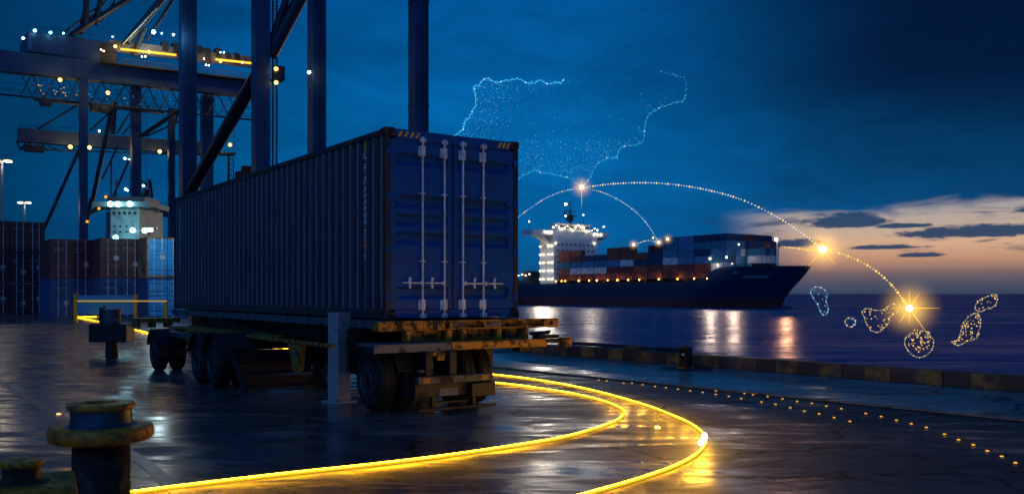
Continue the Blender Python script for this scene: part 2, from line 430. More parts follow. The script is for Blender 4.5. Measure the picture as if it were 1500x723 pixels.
# painted line on the ground, left
def worn_line(name, base):
    m = bpy.data.materials.new(name); m.use_nodes = True; n = NT(m.node_tree); b = n.N['Principled BSDF']
    gp = n.N.new('ShaderNodeNewGeometry').outputs['Position']
    f = n.ss(n.noise(gp, 3.5, 6, .7, .4), .40, .60)
    n.L.new(n.mix(f, (.035, .036, .04, 1), (*base, 1)), b.inputs['Base Color'])
    b.inputs['Roughness'].default_value = .35
    return m
ln = MB(); pts = crom([G(-60, 530), G(13, 567), G(97, 616), G(192, 664), G(262, 720), G(330, 775)], 8)
L_, R_ = [], []
for i, p in enumerate(pts):
    d = (pts[min(i + 1, len(pts) - 1)] - pts[max(i - 1, 0)]).normalized(); nrm = Vector((-d.y, d.x, 0)) * .075
    L_.append(p + nrm + Vector((0, 0, .004))); R_.append(p - nrm + Vector((0, 0, .004)))
for i in range(len(pts) - 1): ln.poly([L_[i], L_[i + 1], R_[i + 1], R_[i]])
tag(ln.build('painted_line', worn_line('worn_line_paint', (.17, .18, .20))), kind='structure')

# water
wm = bpy.data.materials.new('sea_water'); wm.use_nodes = True; n = NT(wm.node_tree); b = n.N['Principled BSDF']
b.inputs['Base Color'].default_value = (.001, .048, .16, 1); b.inputs['IOR'].default_value = 1.33; b.inputs['Specular IOR Level'].default_value = .12
gp = n.N.new('ShaderNodeNewGeometry').outputs['Position']
w1 = n.noise(n.mapp(gp, (.10, .30, 1), (0, 0, .1)), 1.0, 5, .55, .5)
w2 = n.noise(n.mapp(gp, (.012, .05, 1)), 1.0, 4, .6, .6)
n.L.new(n.ss(w2, .38, .62, .22, .32), b.inputs['Roughness'])
hh = n.m('ADD', n.m('MULTIPLY', w1, .8), n.m('MULTIPLY', w2, 4.0))
bp = n.N.new('ShaderNodeBump'); bp.inputs['Strength'].default_value = .8; bp.inputs['Distance'].default_value = 1.6
n.L.new(hh, bp.inputs['Height']); n.L.new(bp.outputs[0], b.inputs['Normal'])
df = n.N.new('ShaderNodeBsdfDiffuse'); df.inputs[0].default_value = (.001, .12, .30, 1)
mx = n.N.new('ShaderNodeMixShader'); mx.inputs[0].default_value = .68
n.L.new(b.outputs[0], mx.inputs[1]); n.L.new(df.outputs[0], mx.inputs[2]); n.L.new(mx.outputs[0], n.N['Material Output'].inputs['Surface'])
wt = MB(); wt.poly([(-3000, -300, -3.5), (15000, -300, -3.5), (15000, 20000, -3.5), (-15000, 20000, -3.5), (-15000, 520, -3.5), (-3000, 500, -3.5)])
tag(wt.build('water', wm), kind='structure')

# kerb along the quay
km = bpy.data.materials.new('faded_hazard_kerb'); km.use_nodes = True; n = NT(km.node_tree); b = n.N['Principled BSDF']
oc = n.N.new('ShaderNodeTexCoord').outputs['Object']; ox, oy, oz = n.sep(oc)
ph = n.m('FRACT', n.m('DIVIDE', ox, 1.05)); stripe = n.ss(ph, .49, .51)
wear = n.ss(n.noise(oc, 3.0, 6, .65, .3), .38, .62)
stc = n.mix(n.m('MULTIPLY', stripe, n.m('MULTIPLY', wear, .85)), (.035, .037, .04, 1), (.30, .20, .05, 1))
stc = n.mix(n.ss(n.noise(oc, 1.1, 5, .6), .5, .72), stc, (.10, .095, .09, 1))
n.L.new(stc, b.inputs['Base Color']); b.inputs['Roughness'].default_value = .6
bp = n.N.new('ShaderNodeBump'); bp.inputs['Strength'].default_value = .6; bp.inputs['Distance'].default_value = .02
n.L.new(n.noise(oc, 14, 5, .7), bp.inputs['Height']); n.L.new(bp.outputs[0], b.inputs['Normal'])
kb = MB(); Lk = (K1 - K0).length
x = 0
while x < Lk:
    l = 2.1; kb.box(x, min(x + l - .012, Lk), 0, .38, .006, .29 + random.uniform(-.004, .004)); x += l
ko = kb.build('quay_kerb', km, loc=(K0.x, K0.y, 0), bevel=.015)
ang = math.atan2(kd.y, kd.x)
ko.rotation_euler = (0, 0, ang)
# local +y must point to the sea
if (Matrix.Rotation(ang, 3, 'Z') @ Vector((0, 1, 0))).dot(kn) < 0:
    ko.scale = (1, -1, 1)
tag(ko, 'low quay kerb with faded yellow and black blocks along the water', 'kerb')
kb = MB(); kd2 = (land[1] - K0).normalized(); kb.beam(K0 + kd2 * .3 + Vector((0, 0, .15)), K0 + kd2 * 60 + Vector((0, 0, .15)), .38, .28)
tag(kb.build('quay_kerb', M_gsteel), 'far return of the quay kerb hidden behind the trailer, grey and unpainted', 'kerb')

# pipe and block lying behind / on the kerb, small mooring post
def kp(px, off, z):
    a = PL(px, 0, KA, kd); return Vector((a.x, a.y, z)) + kn * off
pb = MB(); pb.tube(kp(822, .46, .34), kp(905, .46, .34), .05, 10); pb.tube(kp(905, .46, .34), kp(952, .46, .32), .035, 10); pb.tube(kp(946, .46, .33), kp(986, .46, .33), .06, 10)
tag(pb.build('pipe', M_craned, smooth=False), 'dark blue pipe lying along the outer edge of the quay kerb', 'pipe')
wb = MB(); a, c = kp(911, .25, .34), kp(931, .25, .34); wb.beam(a, c, .2, .1)
tag(wb.build('wooden_block', M_wood, bevel=.008), 'short wooden block resting on top of the quay kerb', 'block')
mp_loc = G(1004, 540)
mp = empty('mooring_post', mp_loc, ang, 'small dark square mooring post with an opening, standing before the kerb', 'mooring post')
q = MB(); q.box(-.12, -.065, -.10, .10, 0, .52); q.box(.065, .12, -.10, .10, 0, .52); q.box(-.065, .065, -.10, .10, .002, .24); q.box(-.065, .065, -.10, .10, .44, .52)
q.build('post_frame', M_steel, mp, bevel=.008)
q = MB(); q.box(-.15, .15, -.13, .13, 0, .06); q.build('base_plate', M_yel, mp, bevel=.006)
q = MB(); q.tube((-.02, 0, .52), (-.02, 0, .57), .02); q.tube((.07, 0, .52), (.07, 0, .56), .016); q.build('bolt', M_steel, mp)
q = MB(); q.tube((0, -.10, .34), (0, .10, .34), .03); q.build('pin', M_galv, mp)
tag(MB().lathe([(.0, .006), (.62, .006), (.60, .014), (.0, .014)], mp_loc, 40).build('cover_plate', M_black), 'flat round dark iron plate under the small mooring post', 'cover plate')

# ================================================================== SHIPPING CONTAINER
O = Vector((-1.895, 13.43, 0)); CB = 1.36; CL, CW, CHh = 12.19, 2.438, 2.896
cont = empty('shipping_container', (O.x, O.y, CB), ROT, 'long navy blue forty foot container with steel lock rods, loaded on the yellow trailer', 'container')
def corr_side(x, sgn, z0, z1, depth=.044):
    mb = MB(); v = .11; prof = []
    while v + .28 <= 12.10:
        prof += [(0, v), (0, v + .11), (depth, v + .145), (depth, v + .245)]; v += .28
    prof.append((0, v)); prof.append((0, 12.08))
    vs = [(mb.b.verts.new((x + sgn * d, y, z0)), mb.b.verts.new((x + sgn * d, y, z1))) for d, y in prof]
    for a, b_ in zip(vs, vs[1:]): mb.b.faces.new((a[0], b_[0], b_[1], a[1]))
    return mb
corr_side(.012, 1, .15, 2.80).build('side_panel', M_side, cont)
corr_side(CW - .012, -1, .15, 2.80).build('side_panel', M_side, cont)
rf = MB(); prof = []; y = .2
while y < 11.9: prof += [(0, y), (0, y + .10), (.02, y + .13), (.02, y + .20)]; y += .23
vs = [(rf.b.verts.new((.06, y, 2.845 + d)), rf.b.verts.new((CW - .06, y, 2.845 + d))) for d, y in prof]
for a, b_ in zip(vs, vs[1:]): rf.b.faces.new((a[0], b_[0], b_[1], a[1]))
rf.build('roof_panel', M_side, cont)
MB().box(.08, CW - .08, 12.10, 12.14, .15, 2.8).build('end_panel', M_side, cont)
MB().box(.03, CW - .03, .1, 12.1, .10, .145).build('floor', M_steel, cont)
for x0, x1 in ((-.004, .066), (CW - .066, CW + .004)):
    MB().box(x0, x1, .17, 12.02, 2.795, 2.880).build('top_rail', M_rail, cont, bevel=.006)
    MB().box(x0, x1, .17, 12.02, .015, .155).build('bottom_rail', M_rail, cont, bevel=.006)
for x0, x1 in ((0, .075), (CW - .075, CW)):
    MB().box(x0, x1, .0, .115, .118, 2.778).build('corner_post', M_post, cont, bevel=.012)
    MB().box(x0, x1, 12.09, 12.19, .118, 2.778).build('corner_post', M_post, cont, bevel=.012)
hd = MB().box(.165, CW - .165, .0, .09, 2.74, 2.885).build('door_header', M_blue, cont, bevel=.006)
MB().box(.165, CW - .165, .0, .09, .02, .145).build('door_sill', M_blue, cont, bevel=.006)
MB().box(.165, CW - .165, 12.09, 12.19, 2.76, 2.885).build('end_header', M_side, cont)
for x0, sn_ in ((.20, 1), (.30, 1), (.40, 1), (.50, 1), (2.02, 1), (2.10, 1), (2.18, 1)):
    s_ = MB(); yq = -.003
    s_.hexa([(x0, yq, 2.775), (x0 + .045, yq, 2.775), (x0 + .045, -.0005, 2.775), (x0, -.0005, 2.775), (x0 + .05, yq, 2.855), (x0 + .095, yq, 2.855), (x0 + .095, -.0005, 2.855), (x0 + .05, -.0005, 2.855)])
    s_.build('hazard_stripe', M_yel2, hd)
M_cast = mat('corner_casting_steel', (.10, .075, .035), .5, .3, (.02, .02, .022), 9, .45, .6, .5, 40, .8)
for cx in (0, 1):
    for cyy in (0, 1):
        for cz in (0, 1):
            x0 = -.008 if cx == 0 else CW - .157; y0 = -.012 if cyy == 0 else CL - .166; z0 = -.002 if cz == 0 else CHh - .118
            c_ = MB().box(x0, x0 + .165, y0, y0 + .178, z0, z0 + .12).build('corner_casting', M_cast, cont, bevel=.01)
            h_ = MB(); h_.lathe([(.036, -.001), (.036, .004)], (0, 0, 0), 20)
            if cyy == 0:
                ho = h_.build('casting_hole', M_black, c_, loc=(x0 + .085, y0 - .002, z0 + .062)); ho.rotation_euler = (R(90), 0, 0); ho.scale = (1, 1.25, 1)
            else: h_.b.free()
# doors: relief leaves
GR = [(2.34, 2.54), (1.69, 1.90), (1.41, 1.61), (1.13, 1.33), (.30, .50)]
def relief(u0, u1, z0, z1, y, ul, ur, grooves, depth=.068):
    us = [(u0, 0), (ul, 0), (ul + .02, 1), (ur - .02, 1), (ur, 0), (u1, 0)]
    zs = [(z0, 0)]
    for a, c in sorted(grooves): zs += [(a, 0), (a + .07, 1), (c - .035, 1), (c, 0)]
    zs.append((z1, 0))
    mb = MB(); V = [[mb.b.verts.new((u, y + depth * fu * fz, z)) for u, fu in us] for z, fz in zs]
    for i in range(len(zs) - 1):
        for j in range(len(us) - 1): mb.b.faces.new((V[i][j], V[i][j + 1], V[i + 1][j + 1], V[i + 1][j]))
    b0 = [mb.b.verts.new((u, y + depth + .014, z)) for u, z in ((u0, z0), (u1, z0), (u1, z1), (u0, z1))]
    for (a, b_), row in (((0, 1), V[0]), ((3, 2), V[-1])): mb.b.faces.new([b0[a]] + row + [b0[b_]])
    for (a, b_), k in (((0, 3), 0), ((1, 2), -1)): mb.b.faces.new([b0[a]] + [r[k] for r in V] + [b0[b_]])
    return mb
doors = []
for u0, u1, ul, ur, rods in ((.082, 1.176, .175, 1.09, (.618, 1.007)), (1.192, CW - .082, 1.27, CW - .18, (1.345, 1.732))):
    d_ = relief(u0, u1, .155, 2.735, .022, ul, ur, GR).build('door', M_blue, cont); doors.append(d_)
    left = u0 < 1
    MB().box(u0 - .012 if left else u1 + .001, u0 - .001 if left else u1 + .012, .01, .06, .16, 2.73).build('door_seal', M_black, d_)
    for zz in (2.50, 1.82, 1.02, .30):
        h_ = MB(); hu = .012 if left else CW - .10
        h_.box(hu, hu + .088, -.012, -.001, zz, zz + .085)
        xx = u0 - .005 if left else u1 + .005
        h_.tube((xx, -.010, zz - .01), (xx, -.010, zz + .095), .016, 10)
        h_.box(*( (u0 + .012, u0 + .15) if left else (u1 - .15, u1 - .012)), .008, .019, zz + .01, zz + .075)
        h_.build('hinge', M_blue, d_, bevel=.003)
    for rx in rods:
        r_ = MB(); r_.tube((rx, -.026, .06), (rx, -.026, 2.80), .0175, 12)
        for zc in (2.74, .06):
            s_ = 1 if zc > 1 else -1
            r_.tube((rx, -.026, zc), (rx, -.026, zc + s_ * .045), .026, 12)
            r_.box(rx - .045, rx - .026, -.055, .0, zc + s_ * .01 - .03, zc + s_ * .01 + .03); r_.box(rx + .026, rx + .045, -.055, .0, zc + s_ * .01 - .03, zc + s_ * .01 + .03)
            r_.tube((rx, -.026, zc - s_ * .015), (rx, -.026, zc - s_ * .035), .024, 12)
        r_.build('lock_rod', M_galv, d_, smooth=False)
        for za, zb in ((2.50, 2.66), (.14, .30)):
            k_ = MB(); k_.box(rx - .036, rx + .036, -.052, -.003 if False else -.045, za, zb); k_.box(rx - .065, rx - .036, -.02, .0205, za + .004, zb - .004); k_.box(rx - .036, rx - .030, -.05, .0, za, zb); k_.box(rx + .030, rx + .036, -.05, .0, za, zb)
            for zt in (za + .025, zb - .025): k_.tube((rx - .05, -.026, zt), (rx - .05, -.012, zt), .007, 6)
            k_.build('rod_bracket', M_galv, d_, bevel=.003)
        for zz in (1.92, .88):
            k_ = MB(); k_.box(rx - .045, rx + .045, -.034, .02, zz, zz + .022); k_.build('rod_guide', M_galv, d_, bevel=.003)
        hs = -1 if left else 1
        hn = MB(); zz = .555
        hn.tube((rx, -.05, zz), (rx + hs * .36, -.045, zz + (.004 if left else 0)), .011, 8)
        hn.tube((rx + hs * .03, -.048, zz - .03), (rx + hs * .03, -.048, zz + .03), .024, 8)
        hn.build('handle', M_galv, d_)
        kc = MB(); kx = rx + hs * .22
        kc.box(kx - .018, kx + .018, -.03, .02, zz - .055, zz + .05); kc.tube((kx, -.035, zz + .065), (kx, -.02, zz + .065), .026, 10)
        kc.tube((kx, -.035, zz - .065), (kx, -.02, zz - .065), .022, 10)
        kc.build('handle_keeper', M_galv, d_, bevel=.003)
MB().box(1.1775, 1.1905, .005, .05, .16, 2.73).build('door_gasket', M_black, cont)
# vertical side markings (illegible)
def side_mark(v0, z_top, n_, cell, step, m, name, seed):
    mb = MB()
    def place(b_, a0, a1, c0, c1):
        b_.box(.0085, .0115, v0 - a1, v0 - a0, z_top + c0, z_top + c1)
    glyphs(mb, n_, cell[0], cell[1], step, place, seed)
    return mb.build(name, m, cont)
side_mark(.775, 2.50, 3, (.095, .12), .20, M_white, 'marking', 3)
side_mark(.770, 1.98, 6, (.085, .075), .10, M_white, 'marking', 5)
side_mark(.765, 1.37, 11, (.075, .028), .044, M_white, 'marking', 9)
side_mark(.775, .80 + .30, 1, (.095, .10), .2, M_orange, 'marking', 2)
MB().box(.0085, .0115, .70, .77, 1.02, 1.09).build('marking', M_orange, cont)
MB().box(.0085, .0115, .69, .76, 2.62, 2.76).build('marking', M_yel2, cont)
MB().box(.0085, .0115, .43, .47, 2.55, 2.76).build('marking', M_yel, cont)
side_mark(11.69, 2.55, 26, (.085, .05), .062, M_white, 'marking', 12)
MB().box(.0085, .0115, 11.60, 11.69, .72, .92).build('marking', M_orange, cont)

# ================================================================== TRAILER
tr = empty('container_trailer', (O.x, O.y, 0), ROT, 'rusty yellow and black yard trailer carrying the navy container', 'trailer')
def T(name, m, f, bevel=.006, parent=tr, smooth=False):
    mb = MB(); f(mb); return mb.build(name, m, parent, bevel=bevel, smooth=smooth)
# upper rear beam with pockets
def ub(mb):
    y0, y1, zt, zb = -.34, -.16, 1.345, 1.20
    mb.box(-.29, 3.02, y0, y1, zt - .028, zt); mb.box(-.29, 3.02, y0, y1, zb, zb + .028)
    for a, c in ((-.29, .02), (.10, .62), (.92, 1.22), (1.52, 1.86), (2.28, 2.42), (2.72, 3.02), (.70, .84)):
        mb.box(a, c, y0 + .002, y1 - .002, zb + .026, zt - .026)
    mb.box(-.28, 3.01, y1 - .03, y1 - .004, zb + .026, zt - .026)
ubo = T('rear_beam', M_yel, ub)
for a, c in ((.98, 1.14), (1.58, 1.82)): T('reflector_plate', M_plate.copy() if False else M_gsteel, lambda mb: mb.box(a, c, -.346, -.339, 1.235, 1.315), 0, ubo)
for a in (.02, .62): T('black_patch', M_black, lambda mb: mb.box(a, a + .08, -.345, -.337, 1.20, 1.345), 0, ubo)
for a in (2.86, .05): T('bolt', M_steel, lambda mb: mb.tube((a, -.352, 1.272), (a, -.335, 1.272), .035, 12), 0, ubo)
def posts(a):
    def f(mb): mb.box(a, a + .085, -.36, -.27, 1.035, 1.199)
    return f
for a in (.16, .86, 1.12, 1.78, 2.30): T('deck_post', M_yel, posts(a))
T('recess_plate', M_yel, lambda mb: mb.box(.20, 2.5, -.16, -.14, 1.035, 1.199))
for a in (1.0, 2.02): T('drain_pipe', M_steel, lambda mb: mb.tube((a, -.2, 1.11), (a, -.30, 1.11), .06, 14), 0)
T('lower_deck', M_yel, lambda mb: (mb.box(.78, 2.55, -.62, -.10, .985, 1.033), mb.box(.78, 2.55, -.63, -.60, .91, 1.028)))
T('lower_deck', M_gsteel, lambda mb: (mb.box(-.49, .776, -.60, -.05, .985, 1.030), mb.box(-.49, .776, -.61, -.58, .90, 1.025)))
T('side_bracket', M_steel, lambda mb: (mb.box(2.55, 2.98, -.55, -.2, .955, 1.02), mb.box(2.50, 2.9, -.5, -.3, 1.03, 1.09), mb.tube((2.45, -.3, 1.10), (2.78, -.42, 1.13), .03, 8)))
T('beam_end', M_yel, lambda mb: mb.box(2.93, 3.06, -.64, -.44, .90, 1.04))
T('foot', M_steel, lambda mb: mb.box(2.25, 2.48, -.3, -.1, .82, .909))
T('under_bracket', M_yel, lambda mb: (mb.box(.42, .82, -.58, -.50, .83, .899), mb.box(.55, .68, -.6, -.52, .76, .83)))
# chassis rails
for a in (.42, 1.85):
    T('chassis_rail', M_steel, lambda mb: (mb.box(a, a + .15, .0, 12.3, 1.31, 1.355), mb.box(a + .06, a + .09, .0, 12.3, .92, 1.31), mb.box(a, a + .15, .0, 12.3, .88, .92)))
for v in (.3, 2.0, 4.0, 6.0, 8.0, 10.0, 11.9): T('cross_member', M_steel, lambda mb: mb.box(-.02, 2.46, v, v + .14, 1.19, 1.335))
T('side_rail', M_gsteel, lambda mb: mb.box(-.05, .0, -.1, 12.2, 1.215, 1.345))
T('side_rail', M_gsteel, lambda mb: mb.box(2.44, 2.49, -.1, 12.2, 1.215, 1.345))
T('lower_side_rail', M_yel, lambda mb: (mb.box(-.62, -.55, .6, 10.2, .925, .985), mb.box(-.58, .0, 3.9, 10.2, .955, .975)))
for v in (.05,): T('twist_lock', M_yel, lambda mb: (mb.box(-.20, .0, -.14, .08, 1.20, 1.30),))
# wheels
def wheel(u, v, r=.47, w_=.27, face=-1):
    tyre = MB(); rr_ = .27
    pr = [(rr_, -w_ / 2 + .02), (r - .07, -w_ / 2), (r - .02, -w_ / 2 + .025), (r, -w_ / 2 + .07), (r, w_ / 2 - .07), (r - .02, w_ / 2 - .025), (r - .07, w_ / 2), (rr_, w_ / 2 - .02), (rr_ - .01, 0)]
    tyre.lathe([(rr_ - .01, 0)] + pr[:0] + pr, (0, 0, 0), 48, 'x')
    # tread blocks
    for k in range(36):
        a = 2 * math.pi * k / 36
        for s_ in (-1, 1):
            M4 = Matrix.Rotation(a + (.05 if s_ > 0 else 0), 4, 'X')
            tyre.box(s_ * .035 - .028 + (s_ * .02), s_ * .035 + .028 + (s_ * .02), -.028, .028, r - .004, r + .010, M4)
    to = tyre.build('wheel', M_tyre, tr, smooth=False, loc=(u, v, r + .01))
    rim = MB(); s_ = face
    rim.lathe([(.0, s_ * .02), (.11, s_ * .02), (.12, s_ * .10), (.08, s_ * .13), (.13, s_ * .09), (.16, s_ * .03), (.235, s_ * .06), (.262, s_ * (w_ / 2 - .01)), (.28, s_ * (w_ / 2 + .004)), (.285, s_ * (w_ / 2 - .02))], (0, 0, 0), 32, 'x')
    for k in range(8):
        a = 2 * math.pi * k / 8; rim.tube((s_ * .02, .19 * math.cos(a), .19 * math.sin(a)), (s_ * .075, .19 * math.cos(a), .19 * math.sin(a)), .016, 6)
    rim.build('rim', M_rim, to, smooth=False)
    return to
for u in (-.10, .26, 1.28, 1.60): wheel(u, .12, face=-1 if u < 1 else 1)
for v in (4.78, 9.3):
    for u in (-1.05, -.66, 2.9, 3.25): wheel(u, v, .43 if v > 9 else .46, .26, -1 if u < 1 else 1)
wheel(-1.05, 5.78, .46, .26, -1); wheel(-.66, 5.78, .46, .26, -1)
for v in (.12, 4.78, 5.78, 9.3): T('axle', M_steel, lambda mb: mb.tube((-.9 if v > 1 else 0, v, .46), (3.2 if v > 1 else 1.6, v, .46), .06, 12), 0)
def fender(u0, u1, v, r, zc=.47):
    def f(mb):
        pts_ = [(v + r * math.cos(a), zc + r * math.sin(a)) for a in [math.pi * k / 12 for k in range(1, 12)]]
        for (ya, za), (yb, zb) in zip(pts_, pts_[1:]):
            mb.hexa([(u0, ya, za), (u1, ya, za), (u1, yb, zb), (u0, yb, zb), (u0, ya * 1 + 0, za + .015), (u1, ya, za + .015), (u1, yb, zb + .015), (u0, yb, zb + .015)])
    return f
T('mudguard', M_steel, fender(-1.22, -.48, 4.78, .54), 0)
T('mudguard', M_steel, fender(-1.22, -.48, 9.3, .50, .44), 0)
T('mudguard', M_steel, fender(-1.22, -.48, 5.78, .50), 0)
T('underbody', M_steel, lambda mb: (mb.box(.6, 2.3, .9, 4.6, .40, .87), mb.box(.3, 2.2, 7.2, 8.5, .55, .87)))
T('spare_rack', M_steel, lambda mb: mb.box(.05, .4, .75, 1.6, .45, .88))
T('air_tank', M_steel, lambda mb: mb.tube((-.3, 7.3, .62), (-.3, 8.6, .62), .17, 16), 0)
for z_ in (1.02, 1.10): T('air_hose', M_black, lambda mb: mb.path(crom([Vector((-.06, .3, z_)), Vector((-.09, 1.5, z_ - .08)), Vector((-.06, 3.0, z_)), Vector((-.10, 5, z_ - .10)), Vector((-.06, 8, z_))], 8), .016, 6), 0)
T('mudguard', M_bdark, fender(.0, .46, .12, .53), 0)
T('bogie_frame', M_gsteel, lambda mb: (mb.box(-.9, -.1, 5.9, 9.0, .78, .86), mb.box(-.95, -.85, 5.9, 8.9, .86, .92)))
T('hydraulic_cylinder', M_steel, lambda mb: (mb.tube((-.7, 6.2, .62), (-.55, 8.2, .74), .07, 12), mb.tube((-.45, 5.9, .55), (-.4, 7.6, .85), .04, 10)))
T('suspension_hanger', M_yel, lambda mb: mb.hexa([(-.85, 7.25, .45), (-.65, 7.25, .45), (-.65, 7.45, .45), (-.85, 7.45, .45), (-.95, 7.15, .95), (-.55, 7.15, .95), (-.55, 7.6, .95), (-.95, 7.6, .95)]))
T('landing_bracket', M_yel, lambda mb: (mb.hexa([(-.6, 2.0, .45), (-.5, 2.0, .45), (-.5, 2.2, .45), (-.6, 2.2, .45), (-.6, 1.85, .92), (-.5, 1.85, .92), (-.5, 2.45, .92), (-.6, 2.45, .92)]),))
T('plate', M_plate, lambda mb: mb.box(-.625, -.618, 2.02, 2.14, .72, .84), 0)
for k, z_ in enumerate((.10, .32, .54, .76)):
    v0 = 3.45 + .25 * k
    st__ = T('step', M_steel, lambda mb: (mb.box(-.97, .45, v0, v0 + .30, z_ - .035, z_), mb.box(-.97, .45, v0 + .27, v0 + .295, z_, z_ + .17)))
T('step_stringer', M_steel, lambda mb: mb.beam((-1.0, 3.40, .02), (-1.0, 4.42, .84), .04, .16))
T('step_stringer', M_steel, lambda mb: mb.beam((.48, 3.40, .02), (.48, 4.42, .84), .04, .16))
# rear bumper
T('bumper', M_dgrey, lambda mb: mb.box(.13, 1.38, -.78, -.66, .44, .55))
T('bumper_box', M_steel, lambda mb: (mb.box(.12, 1.06, -.70, -.3, .24, .436), mb.box(1.0, 1.42, -.84, -.4, .22, .42)))
T('number_plate', M_plate, lambda mb: mb.box(.52, .84, -.708, -.701, .25, .36), 0)
T('lower_bar', M_steel, lambda mb: (mb.box(.15, 1.5, -.75, -.66, .045, .085), mb.box(.25, 1.2, -.62, -.5, .12, .16), mb.box(.4, .46, -.7, -.6, .085, .24), mb.box(1.1, 1.16, -.7, -.6, .085, .22)))
for a, c, z_ in ((.30, .42, .60), (.70, .82, .60)): T('bumper_bracket', M_steel, lambda mb: mb.box(a, c, -.70, -.2, .553, .9))
T('rear_panel', M_steel, lambda mb: (mb.box(.50, 1.15, -.12, -.02, .5, .88), mb.box(-.3, 2.4, .7, .75, .55, 1.2)))
for a in (.2, 1.2): T('tail_lamp', mat('red_lens', (.20, .01, .01), .25), lambda mb: mb.box(a, a + .12, -.789, -.781, .46, .53), 0)
T('lashing_bar', M_gsteel, lambda mb: mb.box(.2, .42, -.66, -.6, .60, .64))
# front coupling at far end
T('coupling', M_yel, lambda mb: (mb.box(-.9, .2, 12.3, 12.9, 1.0, 1.12), mb.box(-.9, -.8, 12.3, 12.9, .86, 1.0), mb.box(-.5, -.42, 12.3, 12.9, .86, 1.0), mb.box(-.1, 0, 12.3, 12.9, .86, 1.0)))

# galvanised pillar beside the trailer
pc = G(495, 590.5)
pil = empty('steel_pillar', (pc.x, pc.y + .12, 0), R(48), 'square grey galvanised pillar with rust spots beside the trailer', 'pillar')
q = MB(); q.box(-.13, .13, -.13, .13, .04, 1.44); q.build('post', M_pillar, pil, bevel=.006)
q = MB(); q.box(-.2, .2, -.2, .2, 0, .04); q.build('base_plate', M_pillar, pil, bevel=.006)
q = MB(); q.box(-.136, .136, -.136, .136, 1.4405, 1.45); q.build('cap', M_galv, pil)
for sx_ in (-.16, .16):
    for sy_ in (-.16, .16): MB().tube((sx_, sy_, .04), (sx_, sy_, .07), .016, 6).build('bolt', M_steel, pil)

# ================================================================== BOLLARDS
def bollard(loc, s, label, name='bollard', dark=False):
    e_ = empty(name, loc, 0, label, 'bollard')
    m1 = M_bdark if dark else M_bollard
    MB().lathe([(.0, 0), (.185 * s, 0), (.185 * s, .80 * s), (.0, .80 * s)], n=48).build('column', M_bdark, e_, smooth=True)
    sharp(MB().lathe([(0, .78 * s), (.28 * s, .78 * s), (.325 * s, .795 * s), (.335 * s, .82 * s), (.335 * s, .865 * s), (.325 * s, .885 * s), (.30 * s, .893 * s), (0, .893 * s)], n=64).build('flange', m1, e_, smooth=True))
    sharp(MB().lathe([(0, .88 * s), (.235 * s, .893 * s), (.20 * s, .905 * s), (.195 * s, .93 * s), (.195 * s, 1.01 * s), (0, 1.01 * s)], n=64).build('neck', M_bneck if not dark else M_bdark, e_, smooth=True))
    sharp(MB().lathe([(0.0, 1.0 * s), (.205 * s, 1.0 * s), (.218 * s, 1.012 * s), (.218 * s, 1.03 * s), (.205 * s, 1.042 * s), (.11 * s, 1.046 * s), (.105 * s, 1.04 * s), (.10 * s, .95 * s), (0, .95 * s)], n=64).build('cap', m1, e_, smooth=True))
    return e_
Zb = 6.0
bollard((P(148.5, 430, Zb).x, Zb, 0), .98, 'large flanged mooring bollard of worn yellow iron in the near foreground')
Zs = 5.0
sb = empty('small_bollard', (P(32, 430, Zs).x, Zs, 0), R(28), 'small round bollard with worn yellow cap standing on a rusty pedestal', 'bollard')
q = MB(); q.box(-.27, .27, -.24, .24, 0, .70); q.build('pedestal', M_bollard, sb, bevel=.012)
sharp(MB().lathe([(0, .701), (.145, .701), (.13, .712), (.10, .72), (.097, .80), (0, .80)], n=48).build('column', M_bdark, sb, smooth=True))
sharp(MB().lathe([(0, .79), (.105, .79), (.112, .80), (.112, .815), (.10, .826), (.025, .828), (.022, .815), (0, .815)], n=48).build('cap', M_bollard, sb, smooth=True))
# far bollard
fz = G(164, 520)
fb = empty('quay_bollard', (fz.x, fz.y, 0), 0, 'dark square headed bollard standing on the wet ground before the far containers', 'bollard')
MB().lathe([(0, 0), (.18, 0), (.16, .40), (0, .40)], n=24).build('column', M_steel, fb)
q = MB(); q.box(-.53, .53, -.3, .3, .38, .90); q.build('body', M_steel, fb, bevel=.02)
sharp(MB().lathe([(0, .90), (.22, .90), (.24, 1.0), (.24, 1.24), (.28, 1.26), (.28, 1.32), (0, 1.33)], n=28).build('cap', M_gsteel, fb, smooth=True))
q = MB(); q.box(-.32, -.22, -.1, .1, .9, 1.36); q.tube((-.34, 0, 1.2), (-.2, 0, 1.4), .03, 8); q.build('cleat', M_steel, fb)

# ================================================================== LIGHT STRIPS ON THE GROUND
def strip(pts, label, r=.012):
    e_ = empty('light_strip', pts[0], 0, label, 'light strip'); o0 = pts[0]
    ps = [Vector((p.x, p.y, 0)) - Vector((o0.x, o0.y, 0)) for p in pts]
    e_.location = (o0.x, o0.y, 0)
    up = Vector((0, 0, .014))
    m1 = MB(); m1.path([p + up * .9 for p in ps], r, 8); m1.build('diffuser', E_edge, e_)
    m2 = MB(); m2.path([p + Vector((0, 0, .018 + r * .92)) for p in ps], .0075, 8); m2.build('glowing_core', E_core, e_)
    return e_
outer = [G(215, 488.5), G(330, 500), G(480, 520), G(600, 536), G(700, 547), G(780, 556.5), G(860, 571), G(940, 593), G(985, 610), G(1013, 623), G(1030, 637), G(1034, 650), G(1022, 666), G(992, 683), G(940, 702), G(868, 723), G(800, 741), G(700, 765)]
inner = [G(700, 559), G(760, 565.5), G(830, 576), G(875, 586), G(903, 596), G(914, 605), G(905, 616), G(872, 629), G(820, 643), G(740, 656.5), G(640, 671), G(540, 683), G(420, 696), G(300, 710), G(190, 724), G(60, 741)]
strip(crom(outer, 12), 'outer glowing yellow light strip sweeping widest across the wet quay floor')
